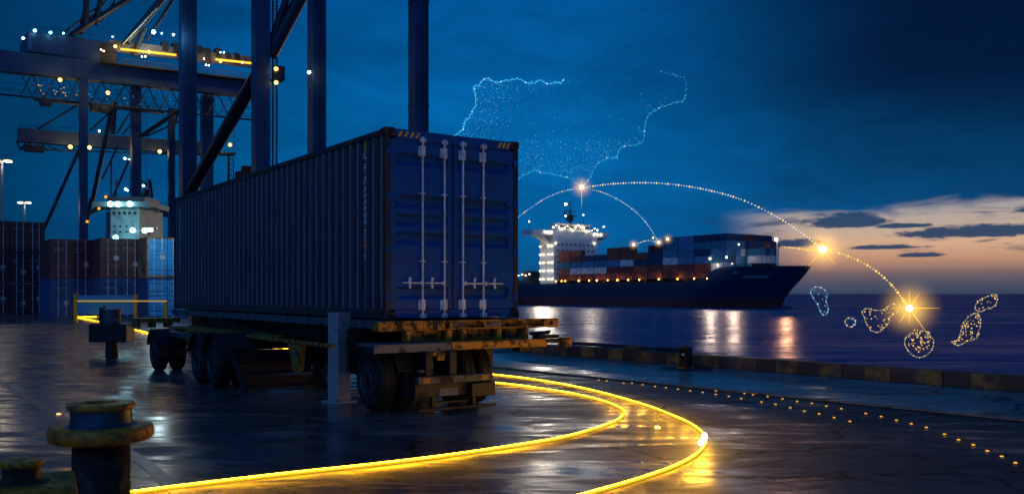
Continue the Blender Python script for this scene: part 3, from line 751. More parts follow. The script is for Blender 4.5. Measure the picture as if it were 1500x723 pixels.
strip(crom([G(600, 547)] + inner, 12), 'inner glowing yellow light strip curving back beneath the bollards')
strip(crom([G(215, 488.5), G(188, 481.5), G(160, 474.5), G(130, 469), G(113, 465.8), G(118, 464.9), G(150, 464.6), G(178, 464.8)], 10), 'far narrow loop of yellow light strip before the container stacks', .045)
acc = 0; oc_ = crom(outer, 12)
for a, c in zip(oc_, oc_[1:]):
    acc += (c - a).length
    if acc > .55 and a.y < 16 and a.x > .9:
        acc = 0; lamp('strip_fill', (a.x, a.y, .26), 8 / PW * (1.0 if a.x > 1.6 else .25), (1, .47, .03), .05)  # unseen lamps added above the bend to widen its glow on the ground
bs = MB(); pp = crom([G(1024, 650.0), G(1029, 644.5), G(1031, 638)], 6)
q = MB(); q.path([p + Vector((0, 0, .04)) for p in crom([G(1026, 653), G(1031, 647), G(1032, 641)], 6)], .032, 8)
tag(q.build('light_block', emit('white_hot_block', (1, .82, .35), 8)), 'short brighter white lit block on the bend of the outer light strip', 'lamp')
def ground_lamp(p, r, label, em, grp=None, nm='ground_light'):
    q_ = MB(); q_.lathe([(0, .0), (r, .0), (r * .8, r * .5), (0, r * .6)], (0, 0, 0), 12)
    return tag(q_.build(nm, em, loc=(p.x, p.y, .006)), label, 'ground light', grp)
ground_lamp(G(963, 626.5), .035, 'single round amber ground light between the two curved light strips', emit('ground_lamp_amber', (1, .50, .04), 30))
ground_lamp(G(86, 607), .035, 'tiny added glow for a warm lamp reflection beside the faded painted line on the left', emit('reflection_glow_warm', (1, .62, .25), 1.6))  # glowing dome added in place of a lamp's reflection on the wet ground
ra = [(780 + a * .2267, 470 + b_ * .2267) for a, b_ in ((428, 385), (480, 390), (588, 405), (643, 405), (712, 415), (792, 426), (862, 434), (940, 444), (1019, 454), (1100, 465), (1184, 478), (1268, 490))]
ra += [(1000 + a * .502, 360 + b_ * .502) for a, b_ in ((171, 447), (230, 457), (271, 464), (314, 474), (355, 484), (398, 492), (442, 503), (488, 514))]
rb = [(1000 + a * .502, 360 + b_ * .502) for a, b_ in ((66, 416), (97, 425), (180, 432), (205, 436), (248, 441), (291, 448), (334, 455), (377, 461), (419, 469), (463, 477), (534, 491), (579, 500), (624, 511), (667, 521), (711, 532), (764, 552), (805, 568), (848, 583), (889, 601), (931, 617), (971, 636))]
for row, lab, grp in ((ra, 'small amber light stud in the near row that curves beside the outer light strip', 'light studs of the near row'), (rb, 'small amber light stud in the long far row running beside the rail', 'light studs of the far row')):
    src = None
    for (x_, y_) in row:
        p = G(x_, y_)
        if src is None:
            q_ = MB(); q_.lathe([(.0, .0), (.020, .0), (.016, .010), (0, .012)], (0, 0, 0), 10)
            src = tag(q_.build('light_stud', E_stud, loc=(p.x, p.y, .012)), lab, 'light stud', grp); o_ = src
        else:
            o_ = src.copy(); COL.objects.link(o_); o_.location = (p.x, p.y, .012)

# ================================================================== CONTAINER STACKS (left)
def corr_box(L, W, H, m, name, parent):
    mb = MB(); d = .05; n_ = int(L / .3); st = (L - .3) / n_
    for x_, sg in ((0, 1), (W, -1)):
        prof = []
        for i in range(n_):
            v = .15 + i * st; prof += [(0, v), (0, v + st * .4), (d, v + st * .5), (d, v + st * .9)]
        prof.append((0, L - .15))
        vs_ = [(mb.b.verts.new((x_ + sg * (.02 + dd), y_, .15)), mb.b.verts.new((x_ + sg * (.02 + dd), y_, H - .12))) for dd, y_ in prof]
        for a, b_ in zip(vs_, vs_[1:]): mb.b.faces.new((a[0], b_[0], b_[1], a[1]))
        mb.box(x_ if sg > 0 else x_ - .1, x_ + .1 if sg > 0 else x_, 0, L, H - .12, H)
        mb.box(x_ if sg > 0 else x_ - .1, x_ + .1 if sg > 0 else x_, 0, L, 0, .15)
        for y_ in (0, L - .15): mb.box(x_ if sg > 0 else x_ - .12, x_ + .12 if sg > 0 else x_, y_, y_ + .15, .15, H - .12)
    mb.box(.1, W - .1, 0, .1, H - .12, H - .002); mb.box(.1, W - .1, 0, .1, .002, .15)
    mb.box(.1, W - .1, .1, L, H - .06, H - .02); mb.box(.1, W - .1, L - .1, L - .02, 0.1, H - .06); mb.box(.1, W - .1, .1, L - .1, .06, .12)
    return mb.build(name, m, parent)
def stack_container(loc, L, W, H, m, md, label, grp, seed):
    e_ = empty('stacked_container', loc, ROT, label, 'container', grp)
    corr_box(L, W, H, m, 'body', e_)
    g_ = [(H * .80, H * .87), (H * .60, H * .67), (H * .5, H * .56), (H * .38, H * .44), (H * .12, H * .19)]
    rnd = random.Random(seed)
    for u0, u1 in ((.12, W / 2 - .02), (W / 2 + .02, W - .12)):
        d_ = relief(u0, u1, .155, H - .125, .03, u0 + .1, u1 - .1, [(a, a + .2) for a, c in g_], .05).build('door', md, e_)
        for k in (.3, .72):
            rx = u0 + (u1 - u0) * k
            MB().tube((rx, -.02, .08), (rx, -.02, H - .05), .024, 6).build('lock_rod', M_galv, d_)
        pl = MB()
        if rnd.random() < .8:
            x_ = u0 + .15; z_ = H * .74
            def place(b_, a0, a1, c0, c1): b_.box(x_ + a0, x_ + a1, .024, .029, z_ + c0, z_ + c1)
            glyphs(pl, rnd.choice((5, 7, 9)), .06, .09, .09, place, seed, False)
            if rnd.random() < .6:
                z_ = H * .66; glyphs(pl, 5, .06, .07, .09, place, seed + 3, False)
        if rnd.random() < .7:
            a = u1 - .5; z_ = H * rnd.choice((.3, .44)); MB().box(a, a + .34, .020, .026, z_, z_ + .34).build('placard', M_pmark, d_)
        if len(pl.b.verts): pl.build('lettering', M_pmark, d_)
        else: pl.b.free()
    return e_
M_pmark = mat('faded_marking', (.70, .72, .74), .6, 0, (.12, .10, .10), 3)
M_cred = mat('stack_red', (.15, .036, .036), .5, 0, (.08, .026, .030), 1.2, .4, .7)
M_cred2 = mat('stack_maroon', (.16, .032, .045), .5, 0, (.09, .025, .035), 1.2, .4, .7)
M_cblu = mat('stack_blue', (.014, .085, .25), .5, 0, (.010, .055, .17), 1.2, .4, .7)
M_cbri = mat('stack_bright_blue', (.06, .42, .80), .5, 0, (.04, .32, .68), 1.2, .4, .7)
M_corg = mat('stack_orange_lit_side', (.45, .24, .10), .6, 0, (.15, .09, .05), 1)  # orange lamplight on the side face painted into its base colour
SW = 2.85
def front(px, Z): p = P(px, 430, Z); return Vector((p.x, p.y, 0))
gs = 'container stacks behind the quay'
p0 = front(15, 75); W2 = 2.6
tiers = (('bottom', 0), ('middle', 2.62), ('top', 5.24))
for ci, cn in ((0, 'right'), (-1, 'left')):
    b0 = p0 + B_ * (ci * (W2 + .06))
    for tn, tz in tiers:
        stack_container((b0.x, b0.y, tz), 6.06, W2, 2.59, M_cred2, M_cred2, f'dark maroon container, {tn} of the three in the ' + ('tallest column beside the lower stacks' if ci == 0 else 'column at the very edge'), gs, 10 * (ci + 3) + int(tz))
for px, Z, top, bot, nm, sd in ((74, 66, M_cred, M_cblu, 'next to the tallest stack', 50), (147, 65, M_cred, M_cblu, 'left of the bright blue pair', 70)):
    b0 = front(px, Z)
    stack_container((b0.x, b0.y, 2.92), 6.06, SW, 2.89, top, top, f'brick red container on a blue one, {nm}', gs, sd)
    stack_container((b0.x, b0.y, 0), 6.06, SW, 2.89, bot, bot, f'dark blue container beneath a red one, {nm}', gs, sd + 1)
b0 = front(215, 64)
stack_container((b0.x, b0.y, 2.92), 6.06, SW, 2.89, M_corg, M_cbri, 'bright blue doored container with orange-lit brown side, upper one beside the navy container', gs, 91)
stack_container((b0.x, b0.y, 0), 6.06, SW, 2.89, M_cblu, M_cbri, 'bright blue doored container on the ground beneath the orange-lit sided one', gs, 92)

fp_ = P(219, 346, 63.5); fm_ = empty('floodlight', (fp_.x, fp_.y, 5.82), ROT, 'small cyan white floodlight on a stub post on top of the bright blue containers', 'floodlight')
MB().tube((0, 0, 0), (0, 0, .5), .05).build('post', M_steel, fm_)
MB().box(-.25, .25, -.12, .1, .3, .62).build('housing', M_steel, fm_)
MB().box(-.2, .2, -.16, -.121, .34, .58).build('lens', E_cyan, fm_)
MB().beam((0, -.1, .45), (0, -2.2, .45), .06, .06).build('arm', M_steel, fm_)
lamp('flood', (0, -2.6, .4), 1500, (.6, .9, 1), .2, fm_)
# barrier panel
br = empty('barrier', front(111, 58), 0, 'blue panelled barrier with yellow posts and rail before the container stacks', 'barrier')
def fx(px): return P(px, 430, 58).x - P(111, 430, 58).x
for px in (111, 199, 243): 
    q = MB(); q.box(fx(px) - .09, fx(px) + .09, -.09, .09, 0, 1.72 if px < 240 else 1.3); q.build('post', M_yel2, br)
q = MB(); q.box(fx(111) + .1, fx(199) - .1, -.02, .02, .42, 1.66); q.build('panel', mat('barrier_panel', (.06, .35, .60), .3), br)
q = MB(); q.box(fx(114), fx(245), -.10, -.05, 1.24, 1.32); q.build('rail', emit('glow_yellow_rail', (1, .62, .12), .45, False), br)  # rail is no lamp; its brightness is put in as a weak glow

# ================================================================== LIGHT POLES
for px, pyt, Z, lab in ((3, 235, 100, 'nearer tall twin-headed lamp post at the edge of the view'), (36, 296, 150, 'smaller distant twin-headed lamp post behind the maroon containers')):
    top = P(px, pyt, Z); e_ = empty('lamp_post', (top.x, top.y, 0), 0, lab, 'lamp post', 'tall yard lamp posts')
    MB().tube((0, 0, 0), (0, 0, top.z), .2, 10, .11).build('pole', M_pole, e_)
    for s_ in (-1, 1):
        MB().tube((0, 0, top.z - .1), (s_ * .6, 0, top.z), .06).build('arm', M_pole, e_)
        h_ = MB().box(s_ * .35 if s_ > 0 else -1.0, 1.0 if s_ > 0 else -.35, -.3, .3, top.z - .05, top.z + .12).build('lamp_head', M_pole, e_)
        MB().box(.4 if s_ > 0 else -.95, .95 if s_ > 0 else -.4, -.34, .25, top.z - .16, top.z - .051).build('lens', E_warm, h_)
    lamp('lamp_light', (0, 0, top.z - .5), 2500, (1, .8, .55), .6, e_)

# ================================================================== NEAR CRANE (four legs)
Zc = 70.0
cB = Vector((-.2807 * Zc, Zc, 0)); cA = cB + A_ * (.298 * Zc); cD = cB + B_ * (.2 * Zc); cC = PL(464, 430, cA, B_); cC.z = 0
nc = empty('gantry_crane', cB, ROT, 'nearest blue gantry crane of four tall box legs rising out of view', 'crane', 'gantry cranes along the quay')
inv = (Matrix.Translation(cB) @ Matrix.Rotation(ROT, 4, 'Z')).inverted()
def loc_(p): return inv @ Vector(p)
TOP = 62
for base, wpx in ((cB, 30), (cA, 29), (cD, 31), (cC, 29)):
    l = loc_(base); w_ = wpx / F * base.y / 1.39 / 1
    q = MB(); q.box(l.x - w_ / 2, l.x + w_ / 2, l.y - w_ / 2, l.y + w_ / 2, 0, TOP); lg = q.build('leg', M_crane, nc, bevel=.03)
    for z_ in (9, 18, 27, 36, 45): 
        MB().box(l.x - w_ / 2 - .03, l.x + w_ / 2 + .03, l.y - w_ / 2 - .03, l.y + w_ / 2 + .03, z_, z_ + .25).build('flange', M_crane, lg)
lA, lB, lD, lC = loc_(cA), loc_(cB), loc_(cD), loc_(cC)
def nbeam(a, b_, w_, h_, nm='beam', m=M_crane): MB().beam(a, b_, w_, h_).build(nm, m, nc)
nbeam((lA.x, lA.y, TOP - 4), (lC.x, lC.y, TOP - 4), 1.2, 2); nbeam((lB.x, lB.y, TOP - 4), (lD.x, lD.y, TOP - 4), 1.2, 2)
nbeam((lA.x, lA.y, TOP - 4), (lB.x, lB.y, TOP - 4), 1.2, 2); nbeam((lC.x, lC.y, TOP - 4), (lD.x, lD.y, TOP - 4), 1.2, 2)
nbeam((lA.x, lA.y, 2), (lB.x, lB.y, 2), 1.2, 1.6); nbeam((lC.x, lC.y, 2), (lD.x, lD.y, 2), 1.2, 1.6)
# thick diagonal brace in the A-B plane and beyond
pa, pb_ = PL(272, 292, cA, -A_), PL(388, 92, cB, -A_)
dd = (PL(388, 92, cB, A_) - PL(272, 292, cA, A_))
MB().tube(loc_(PL(266, 302, cA, A_)), loc_(PL(384, 98, cB, A_)), .55, 14).build('diagonal_brace', M_craned, nc)
q1, q2 = PL(396, 80, cB + Vector((0, 0, 0)), B_), PL(470, -60, cB, B_)
MB().tube(loc_(q1), loc_(q2), .55, 14).build('diagonal_brace', M_craned, nc)
MB().tube(loc_(PL(398, 60, cB, B_)), loc_(PL(445, -75, cB, B_)), .28, 10).build('diagonal_brace', M_craned, nc)
MB().tube(loc_(PL(405, 50, cB, B_)), loc_(PL(470, -80, cB, B_)), .08, 6).build('cable', M_craned, nc)
for l_, w_ in ((lA, 1.3), (lD, 1.3), (lC, 1.5)):
    q = MB()
    for sx_ in (-.22, .22): q.tube((l_.x + sx_, l_.y - w_ * .9, 1), (l_.x + sx_, l_.y - w_ * .9, TOP), .04, 4)
    for k in range(90): q.tube((l_.x - .22, l_.y - w_ * .9, 1.5 + k * .65), (l_.x + .22, l_.y - w_ * .9, 1.5 + k * .65), .025, 4)
    q.build('ladder', M_craned, nc)
# ladder shaft beside leg B
for px in (399.5, 405.5):
    a, c = PL(px, 270, cB, B_), PL(px, -20, cB, B_); MB().tube(loc_(a), loc_(c), .07, 6).build('ladder_rail', M_craned, nc)
q = MB()
for k in range(60):
    y_ = -10 + k * 4.6; q.tube(loc_(PL(399.5, y_, cB, B_)), loc_(PL(405.5, y_, cB, B_)), .03, 4)
q.build('ladder_rungs', M_craned, nc)
pf = MB(); c_ = loc_(PL(404, 118, cB, B_)); pf.box(c_.x - .45, c_.x + .45, c_.y - .8, c_.y + .2, c_.z - .1, c_.z); pf.box(c_.x - .45, c_.x + .45, c_.y - .8, c_.y - .75, c_.z, c_.z + 1.0); pf.build('platform', M_craned, nc)
for px, py in ((404.5, 101), (404.5, 121)):
    c_ = loc_(PL(px, py, cB - A_ * 1.0, B_)); MB().ball(c_, .14, 2).build('lamp', E_amber, nc)
c_ = PL(453, 106, cC - A_ * 1.6 , B_); lamp('amber_glow', loc_(c_ - A_ * .4), 260, (1, .6, .2), .15, nc)
MB().ball(loc_(PL(453, 106, cC - A_ * 1.05, B_)), .16, 2).build('lamp', E_warm, nc)
lamp('cyan_leg_light', loc_(PL(258, 50, cA - B_ * 1.5, A_)), 900, (.4, .9, 1), .3, nc)

# ================================================================== FAR CRANE
FQ = Vector((P(0, 90, 134).x, 134, 0))
zB1 = PL(0, 90, FQ).z
fc = empty('ship_to_shore_crane', FQ, ROT, 'big far crane whose deep boom with amber lit walkway crosses the upper corner', 'crane', 'gantry cranes along the quay')
finv = (Matrix.Translation(FQ) @ Matrix.Rotation(ROT, 4, 'Z')).inverted()
def fl(px, py, off=0.): return finv @ PL(px, py, FQ + A_ * off)
def mk(crane_inv, crane, Q):
    def pt(px, py, off=0.): return crane_inv @ PL(px, py, Q + A_ * off)
    def tube(a, b_, wpx, nm='brace', m=M_craned, off=0., n=8):
        p, q_ = pt(*a, off), pt(*b_, off)
        MB().tube(p, q_, wpx / F * Q.y * .5 * 1.05, n).build(nm, m, crane)
    def boxb(a, b_, wpx, dep=1.6, nm='girder', m=M_crane, off=0.):
        p, q_ = pt(*a, off), pt(*b_, off); MB().beam(p, q_, dep, wpx / F * (Q.y + 6)).build(nm, m, crane)
    def lmp(px, py, em, r=.28, off=-2.5, nm='lamp'):
        MB().ball(pt(px, py, off), r * .62, 2).build(nm, em, crane)
    return pt, tube, boxb, lmp
pt, tube, boxb, lmp = mk(finv, fc, FQ)
for off in (0, 9):
    boxb((-90, 80), (372, 131), 29, 1.8, 'boom_girder', off=off)
for px, py in ((0, 138),): pass
tube((-60, 132), (372, 176), 3.0, 'lower_chord'); tube((-60, 132), (372, 176), 3.0, 'lower_chord', off=9)
# truss web beneath the boom
xs = list(range(30, 370, 17))
for i, x_ in enumerate(xs[:-1]):
    yt = lambda v: 103.5 + v * .1105; yb = lambda v: 138 + v * .102
    a, b_ = ((x_, yt(x_)), (x_ + 17, yb(x_ + 17))) if i % 2 else ((x_, yb(x_)), (x_ + 17, yt(x_ + 17)))
    tube(a, b_, 1.8, 'web_brace', off=(0 if i % 3 else 9))
    if i % 2 == 0:
        MB().tube(pt(x_, yb(x_)), pt(x_, yb(x_), 9), .14, 6).build('web_brace', M_craned, fc)
for i, x_ in enumerate(xs[:-1]):
    a, b_ = ((x_, yt(x_)), (x_ + 17, yb(x_ + 17))) if i % 2 == 0 else ((x_, yb(x_)), (x_ + 17, yt(x_ + 17)))
    tube(a, b_, 1.2, 'web_brace', off=4.5)
for k, (ya, yb2) in enumerate(((128, 168), (131, 171), (120, 160))): tube((-60, ya - 6), (372, yb2), .7, 'cable', off=3 + k)
for x_ in (128, 206, 214): tube((x_, 140), (x_, 290), .6, 'hoist_cable', off=4)
for k in range(9):
    x_ = 262 + k * 12; tube((x_, 128 + k * 1.2), (x_ + 6, 158), 1.0, 'web_brace', off=5)
# catwalk under the boom, hanging gear
q = MB(); q.beam(pt(50, 146, -1.4), pt(240, 166, -1.4), 1.2, .15); q.build('catwalk', M_craned, fc)
for x_ in range(55, 240, 9): 
    if random.random() < .8:
        y_ = 146 + (x_ - 50) * .105; q = MB(); q.tube(pt(x_, y_, -1.9), pt(x_, y_ - 9, -1.9), .06, 4); q.build('railing_post', M_craned, fc)
for x_ in (66, 140, 150): 
    q = MB(); p_ = pt(x_, 122 + x_ * .12 + 20, -1); q.box(p_.x - .8, p_.x + .8, -2.2, -.8, p_.z - .6, p_.z + .3); q.build('trolley_gear', M_craned, fc)
# machinery house
a, c = pt(40, 76), pt(146, 89)
hs_ = MB(); hs_.hexa([Vector((a.x, -.5, a.z)), Vector((c.x, -.5, c.z - .2)), Vector((c.x, 9.5, c.z - .2)), Vector((a.x, 9.5, a.z)), Vector((a.x, -.5, a.z + 3.1)), Vector((c.x, -.5, c.z + 3.0)), Vector((c.x, 9.5, c.z + 3.0)), Vector((a.x, 9.5, a.z + 3.1))])
mh = hs_.build('machinery_house', M_crane, fc)
q = MB(); 
for k in range(9):
    x_ = a.x + (c.x - a.x) * k / 8; q.tube((x_, -.4, a.z + 3.05), (x_, -.4, a.z + 4.0), .04, 4)
q.tube((a.x, -.4, a.z + 3.95), (c.x, -.4, c.z + 3.9), .04, 4); q.build('roof_railing', M_craned, fc)
q = MB(); p_ = pt(158, 82); q.box(p_.x - 1.4, p_.x + 1.4, 1, 5, p_.z - 1, p_.z + 2.4); q.build('equipment_box', M_craned, fc)
# amber walkway
wk = MB(); wk.beam(pt(146, 92, -1.2), pt(372, 119, -1.2), 1.6, .2); wk.build('walkway', M_bdark, fc)
for x0, x1, lab in ((177, 258, 0), (316, 370, 0)):
    MB().beam(pt(x0, 72 + (x0 - 177) * .108, -.6), pt(x1, 72 + (x1 - 177) * .108, -.6), .2, .26).build('tube_light', E_tube, fc)
for x_ in range(150, 372, 7):
    q = MB(); y_ = 91 + (x_ - 146) * .1195; q.tube(pt(x_, y_, -2.0), pt(x_, y_ - 10, -2.0), .05, 4); q.build('railing_post', M_bdark, fc)
for dy in (-10, -5.5):
    MB().tube(pt(146, 92 + dy, -2.0), pt(372, 119 + dy, -2.0), .045, 4).build('handrail', M_bdark, fc)
MB().beam(pt(160, 67, 1.2), pt(372, 92, 1.2), .3, 1.9).build('walkway_wall', M_gsteel, fc)
for x_, y_, h_ in ((292, 66, 8), (303, 72, 14), (318, 70, 10), (332, 76, 9), (345, 78, 12), (240, 60, 10), (256, 64, 14)):
    q = MB(); p_ = pt(x_, y_ + 8, 2); q.box(p_.x - .5, p_.x + .5, 1, 2.5, p_.z - h_ * .1, p_.z + h_ * .06); q.tube((p_.x, 1.5, p_.z), (p_.x, 1.5, p_.z + h_ * .13), .07, 5); q.build('deck_equipment', M_craned, fc)
# A-frame and forestays above
for a, b_, w_ in (((105, 52), (196, -6), 8.5), ((88, 52), (150, 6), 3), ((118, 52), (166, -12), 2.6), ((98, 55), (140, 20), 3), ((125, 40), (128, -20), 9), ((140, 36), (152, -20), 8), ((150, 30), (182, -20), 3), ((118, 36), (128, -10), 2.5),
                 ((186, 62), (243, -8), 11), ((182, 64), (232, 10), 3.2), ((215, 60), (262, -14), 5), ((196, 82), (212, 40), 8)):
    tube(a, b_, w_, 'forestay' if w_ < 5 else 'frame_tube')
tube((180, 65), (230, 12), 1.4, 'pale_forestay', mat('pale_stay', (.45, .6, .66), .4), off=-1.2)  # paler coloured tube in front of the dark stay
# legs
for px, y0, w_, off in ((122, 112, 15, -2), (199, 125, 18, 2), (303, 140, 21, 6), (251, 160, 12, 16)):
    p_ = pt(px, y0, off); ww = w_ / F * PL(px, y0, FQ + A_ * off).y / 1.39
    q = MB(); q.box(p_.x - ww / 2, p_.x + ww / 2, p_.y - ww / 2, p_.y + ww / 2, -FQ.z, p_.z); q.build('leg', M_crane, fc)
for a, b_, w_ in (((118, 215), (63, 338), 5), ((166, 150), (134, 300), 6.5), ((134, 290), (122, 352), 6), ((172, 215), (150, 262), 3), ((189, 234), (165, 290), 3.2), ((262, 160), (205, 200), 5)):
    tube(a, b_, w_, 'diagonal_brace')
# lamps
for px, py in ((88, 117), (158, 136)): lmp(px, py, E_amber, .42, -2.5)
for px, py in ((169, 68), (218, 76), (323, 90)): lmp(px, py, E_amber, .34, -2.6)
for px, py in ((208, 83), (213, 83), (148, 73), (152, 75), (299, 86), (302, 95), (306, 96), (355, 92)): lmp(px, py, E_warm, .16, -2.6)
for px, py, r_ in ((51, 45, .34), (74, 48, .3), (34, 56, .3), (93, 49, .2), (225, 47, .5), (237, 49, .2), (254, 51, .28), (165, 54, .16), (323, 77, .18), (328, 77, .18)): lmp(px, py, E_cyan, r_, -1.5)
rnd = random.Random(4)
for k in range(26):
    x_ = rnd.uniform(48, 100) if k < 16 else rnd.uniform(105, 250); lmp(x_, 125 + x_ * .1 + rnd.uniform(-7, 9), emit('dim_amber', (1, .42, .1), 1.6, False) if k < 18 else emit('dim_cyan', (.2, .7, .9), .8, False), .10, rnd.uniform(-2, 1))
for px, py, pw, c_ in ((88, 119, 5000, (1, .6, .2)), (158, 138, 5000, (1, .6, .2)), (200, 62, 15000, (1, .55, .12)), (240, 68, 15000, (1, .55, .12)), (340, 80, 14000, (1, .55, .12)), (225, 50, 9000, (.5, .92, 1))):
    lamp('crane_light', pt(px, py, -4), pw * .35, c_, .5, fc)

# second far crane: lower boom
FQ2 = Vector((P(150, 200, 165).x, 165, 0))
f2 = empty('ship_to_shore_crane', FQ2, ROT, 'farthest crane with a slim horizontal boom below the amber lit one', 'crane', 'gantry cranes along the quay')
finv2 = (Matrix.Translation(FQ2) @ Matrix.Rotation(ROT, 4, 'Z')).inverted()
pt, tube, boxb, lmp = mk(finv2, f2, FQ2)
for off in (0, 8): boxb((26, 198), (306, 219), 18, 1.8, 'boom_girder', off=off)
tube((28, 218), (262, 226), 2, 'lower_chord'); tube((24, 206), (30, 220), 2.4, 'end_strut')
for a, b_ in (((30, 219), (40, 207)), ((40, 207), (50, 221)), ((50, 221), (60, 209)), ((60, 209), (70, 221)), ((70, 213), (90, 222)), ((90, 212), (108, 222))): tube(a, b_, 2, 'web_brace')
q = MB(); p_ = pt(50, 218, -1); q.box(p_.x - 1.5, p_.x + 1.5, -1.5, 0, p_.z - .5, p_.z + .6); q.build('trolley_gear', M_craned, f2)
for x_ in range(30, 112, 8): tube((x_, 189 + x_ * .02), (x_, 183 + x_ * .02), .6, 'railing_post')
tube((28, 184), (112, 187), .5, 'handrail')
for a, b_, w_ in (((56, 189), (118, 151), 2.6), ((132, 191), (165, 161), 2.6), ((165, 196), (169, 150), 7), ((171, 196), (190, 166), 2.6), ((180, 197), (192, 182), 2.4), ((208, 200), (260, 165), 4), ((214, 200), (262, 178), 2.6), ((252, 202), (262, 160), 3)):
    tube(a, b_, w_, 'stay')
p_ = pt(251, 215, 2); ww = 1.1
q = MB(); q.box(p_.x - ww / 2, p_.x + ww / 2, p_.y - ww / 2, p_.y + ww / 2, 0, p_.z); q.build('leg', M_crane, f2)
q = MB(); q.beam(pt(205, 308, 2), pt(300, 312, 2), 1.2, 2.2); q.build('portal_beam', M_crane, f2)
MB().tube(pt(206, 296, 2), pt(300, 300, 2), .06, 5).build('handrail', M_craned, f2)
for px, py in ((103, 215), (131, 216), (234, 222)): lmp(px, py, E_amber, .5, -2.5)
lmp(145.5, 192, E_warm, .25, -2); lmp(337, 212, E_amber, .5, -2)
for px, py, r_ in ((183, 232, .34), (189, 234, .3), (184, 277, .34), (187, 279, .2), (210, 272, .3)): lmp(px, py, E_cyan, r_, -3)
# work platform seen right of legs
q = MB(); q.beam(pt(320, 225), pt(343, 226), 2.5, .4); q.build('work_platform', M_craned, f2)
for x_ in (334, 343): tube((x_, 160), (x_, 224), .8, 'hoist_cable')
tube((335, 226), (335, 300), 4, 'mast', m=M_craned); tube((342, 226), (342, 300), 1.5, 'mast')
for y_ in range(230, 270, 8): tube((335, y_), (342, y_ + 6), 1.2, 'web_brace')
q = MB(); p_ = pt(358, 252); q.box(p_.x - 1.6, p_.x + 1.8, -1, 1, p_.z - 3, p_.z); q.box(p_.x - .4, p_.x + 1.6, -1, 1, p_.z, p_.z + 1.2); q.build('winch_house', M_bdark, f2)
for px, py, pw, c_ in ((103, 217, 5000, (1, .6, .2)), (131, 218, 5000, (1, .6, .2)), (234, 224, 4000, (1, .6, .2)), (337, 214, 3000, (1, .6, .2))): lamp('crane_light', pt(px, py, -4), pw * .35, c_, .6, f2)

# ship tower beyond the stacks
SQ = Vector((P(181, 345, 118).x, 118, 0))
st_ = empty('moored_ship_tower', SQ, 0, 'white bridge tower of a moored ship with cyan floodlights, behind the container stacks', 'ship')
def sp(px, py, dy=0): p = P(px, py, 118); return Vector((p.x - SQ.x, dy, p.z))
def sbox(x0, y0, x1, y1, d0, d1, nm, m):
    a, c = sp(x0, y1), sp(x1, y0); return MB().box(a.x, c.x, d0, d1, a.z, c.z).build(nm, m, st_)
M_tower = mat('tower_white', (.15, .21, .23), .5, 0, (.07, .11, .13), .6)
sbox(162, 304, 204, 425, 0, 8, 'tower', M_tower); sbox(135, 306, 162, 425, 4, 9, 'tower', M_crane)
sbox(140, 296, 222, 303.7, -1, 6, 'bridge_wing', M_tower); sbox(156, 288, 212, 295.7, 0, 5, 'wheelhouse', M_craned)
for k in range(5): 
    x_ = 165 + k * 7.6; a, c = sp(x_, 314), sp(x_ + 4.5, 310); MB().box(a.x, c.x, -.05, .01, a.z, c.z).build('window', M_glassd, st_)
for k in range(4):
    for r_ in range(4):
        if (k * 3 + r_) % 3: 
            x_ = 166 + k * 9; y_ = 322 + r_ * 8; a, c = sp(x_, y_ + 2.5), sp(x_ + 3, y_); MB().box(a.x, c.x, -.05, .01, a.z, c.z).build('window', M_glassd, st_)
for x_, y_ in ((168, 300), (179, 300.5), (196, 300), (200.5, 338), (218, 338.5), (176, 349)):
    MB().ball(sp(x_, y_, -1.3), .34, 2).build('floodlight', E_cyan, st_); lamp('flood', sp(x_, y_, -2.4), 480, (.55, .95, 1), .35, st_)
for a, b_, w_ in (((120, 312), (163, 296), .3), ((158, 292), (158, 230), .12), ((166, 286), (166, 262), .12), ((205, 300), (228, 308), .3), ((218, 288), (214, 262), .3), ((214, 272), (200, 262), .2), ((206, 288), (212, 276), .5)):
    MB().tube(sp(*a, 1), sp(*b_, 1), w_, 6).build('derrick', M_bdark if w_ == .3 and a[0] == 120 else M_craned, st_)
for x_, y_ in ((149, 301), (148, 306), (131, 325), (158, 289)): MB().ball(sp(x_, y_, -.6), .2, 1).build('lamp', E_stud, st_)

# ================================================================== CONTAINER SHIP
S0_ = Vector((18.9, 400, 0)); SR = math.atan2(-.821, .571)      # local x forward, y to port (B_)
ship = empty('container_ship', S0_, SR, 'large dark hulled container ship with brightly lit white bridge, under way on the sea', 'ship')
